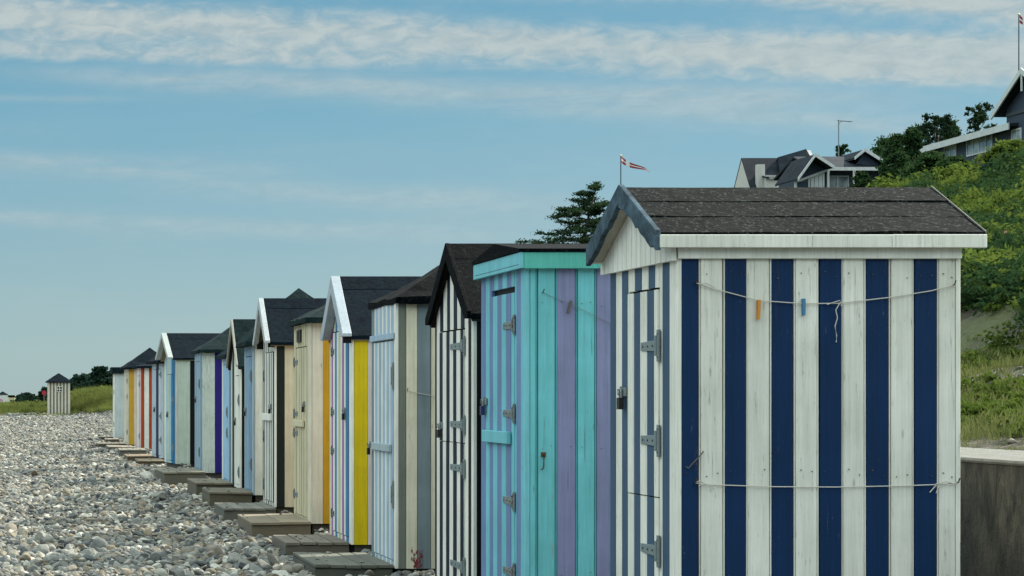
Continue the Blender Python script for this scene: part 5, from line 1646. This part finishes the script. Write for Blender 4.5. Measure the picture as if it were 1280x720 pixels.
w = bpy.data.worlds.new('World'); sc.world = w; w.use_nodes = True
nt = NT(w.node_tree)
bg = nt.n['Background']
sky = nt.node('ShaderNodeTexSky', sky_type='NISHITA', sun_disc=False)
sky.sun_elevation = math.radians(SUN_EL); sky.sun_rotation = math.radians(SUN_AZ)
sky.air_density = 1.0; sky.dust_density = 0.4; sky.ozone_density = 3.0; sky.altitude = 0
tc = nt.node('ShaderNodeTexCoord'); sep = nt.node('ShaderNodeSeparateXYZ'); nt.l.new(tc.outputs['Generated'], sep.inputs[0])
dx, dy, dz = sep.outputs
el = nt.m('ARCSINE', dz); az = nt.m('ARCTAN2', dx, dy)
cmb = nt.node('ShaderNodeCombineXYZ'); nt.put(cmb.inputs[0], az); nt.put(cmb.inputs[1], el)
uv = cmb.outputs[0]
warp = nt.noise(nt.scale(uv, (5, 16, 1)), 1.0, 4)
fib = nt.noise(nt.scale(uv, (16, 120, 1)), 1.0, 6, .6, .6)
rip = nt.noise(nt.scale(uv, (70, 210, 1)), 1.0, 4, .6, .4)
soft = nt.noise(nt.scale(uv, (7, 40, 1)), 1.0, 5, .55)


def band(p0, p1, half, amp, endfade=.03, curve=0.0):
    u0, v0 = (p0[0] - VX) / F, (VY - p0[1]) / F; u1, v1 = (p1[0] - VX) / F, (VY - p1[1]) / F
    sl_ = (v1 - v0) / (u1 - u0)
    c = nt.m('ADD', nt.m('MULTIPLY', nt.m('SUBTRACT', az, u0), sl_), v0)
    if curve:
        q = nt.m('MULTIPLY', nt.m('SUBTRACT', az, u0), nt.m('SUBTRACT', az, u1)); c = nt.m('ADD', c, nt.m('MULTIPLY', q, curve))
    d = nt.m('SUBTRACT', nt.m('ADD', el, nt.m('MULTIPLY', nt.m('SUBTRACT', warp, .5), .012)), c)
    e = nt.m('DIVIDE', d, half / F)
    g = nt.m('EXPONENT', nt.m('MULTIPLY', nt.m('MULTIPLY', e, e), -1.0))
    g = nt.m('MULTIPLY', g, nt.step(az, u0 - endfade, u0 + endfade))
    g = nt.m('MULTIPLY', g, nt.m('SUBTRACT', 1.0, nt.step(az, u1 - endfade, u1 + endfade)))
    return nt.m('MULTIPLY', g, amp)


puff = nt.noise(nt.scale(uv, (80, 190, 1)), 1.0, 5, .58, .5)
big2 = nt.noise(nt.scale(uv, (13, 60, 1)), 1.0, 4, .5)
fwd = nt.m('GREATER_THAN', dy, .2)


def add(l):
    t = l[0]
    for b in l[1:]: t = nt.m('ADD', t, b)
    return t


main = add([band((-300, 2), (1340, 130), 31, .98, .05, -.03), band((600, -22), (1280, 74), 19, .98, .03, -.16), band((200, -22), (760, 8), 14, .6, .05), band((-200, 60), (420, 84), 13, .55, .06), band((900, 92), (1320, 118), 22, .45, .05)])
d_ = nt.m('ADD', nt.m('MULTIPLY', nt.m('SUBTRACT', puff, .5), 1.05), nt.m('MULTIPLY', nt.m('SUBTRACT', big2, .5), 1.1))
mc = nt.step(nt.m('ADD', nt.m('MULTIPLY', main, 1.05), nt.m('MULTIPLY', d_, nt.m('MINIMUM', nt.m('MULTIPLY', main, 1.6), 1.0))), .10, 1.12)
wisp = add([band((60, 96), (1050, 146), 15, .95, .05), band((-200, 190), (330, 216), 13, .75, .05), band((230, 236), (720, 268), 14, .8, .05), band((-200, 262), (640, 300), 11, .6, .06),
            band((560, 140), (1150, 186), 15, .75, .05), band((-300, 124), (160, 128), 5, .4, .03), band((560, 92), (780, 98), 3.5, .7, .01)])
wt = nt.m('ADD', .35, nt.m('MULTIPLY', nt.rng(fib, .34, .66, 0, 1), .65))
cl = nt.m('MAXIMUM', nt.m('MULTIPLY', mc, .86), nt.m('MULTIPLY', nt.m('MULTIPLY', wisp, wt), .62), clamp=True)
cl = nt.m('MULTIPLY', cl, fwd)
cl = nt.m('ADD', cl, nt.m('MULTIPLY', nt.rng(soft, .45, .75, 0, .14), fwd), clamp=True)
# bright veil added to the unseen upper dome to light the shaded walls
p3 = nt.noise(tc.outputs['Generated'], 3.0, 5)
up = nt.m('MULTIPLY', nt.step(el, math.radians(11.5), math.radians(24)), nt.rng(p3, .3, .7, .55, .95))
VIS = 4.0
haze = nt.ramp(nt.rng(el, 0, .2, 0, 1), [(0.0, (.275, .44, .485)), (.3, (.205, .385, .468)), (.6, (.135, .352, .458)), (1.0, (.075, .285, .41))])
haze = nt.vm('SCALE', haze); nt.n[-1].inputs['Scale'].default_value = 5.8
col = nt.mix(nt.m('SUBTRACT', .85, nt.m('MULTIPLY', nt.step(el, .19, .34), .7)), sky.outputs[0], haze)
col = nt.mix(nt.m('MULTIPLY', cl, .95), col, nt.mix(nt.rng(puff, .36, .62, 0, 1), (2.7, 3.15, 3.2), (3.35, 3.68, 3.58)))
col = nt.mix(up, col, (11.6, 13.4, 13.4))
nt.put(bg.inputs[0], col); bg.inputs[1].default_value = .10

vs = sc.view_settings
vs.view_transform = 'Standard'; vs.look = 'None'; vs.gamma = 1.0; vs.exposure = 0.75
try: vs.use_curve_mapping = False
except Exception: pass
sc.cycles.max_bounces = 6; sc.cycles.diffuse_bounces = 3; sc.cycles.transparent_max_bounces = 4
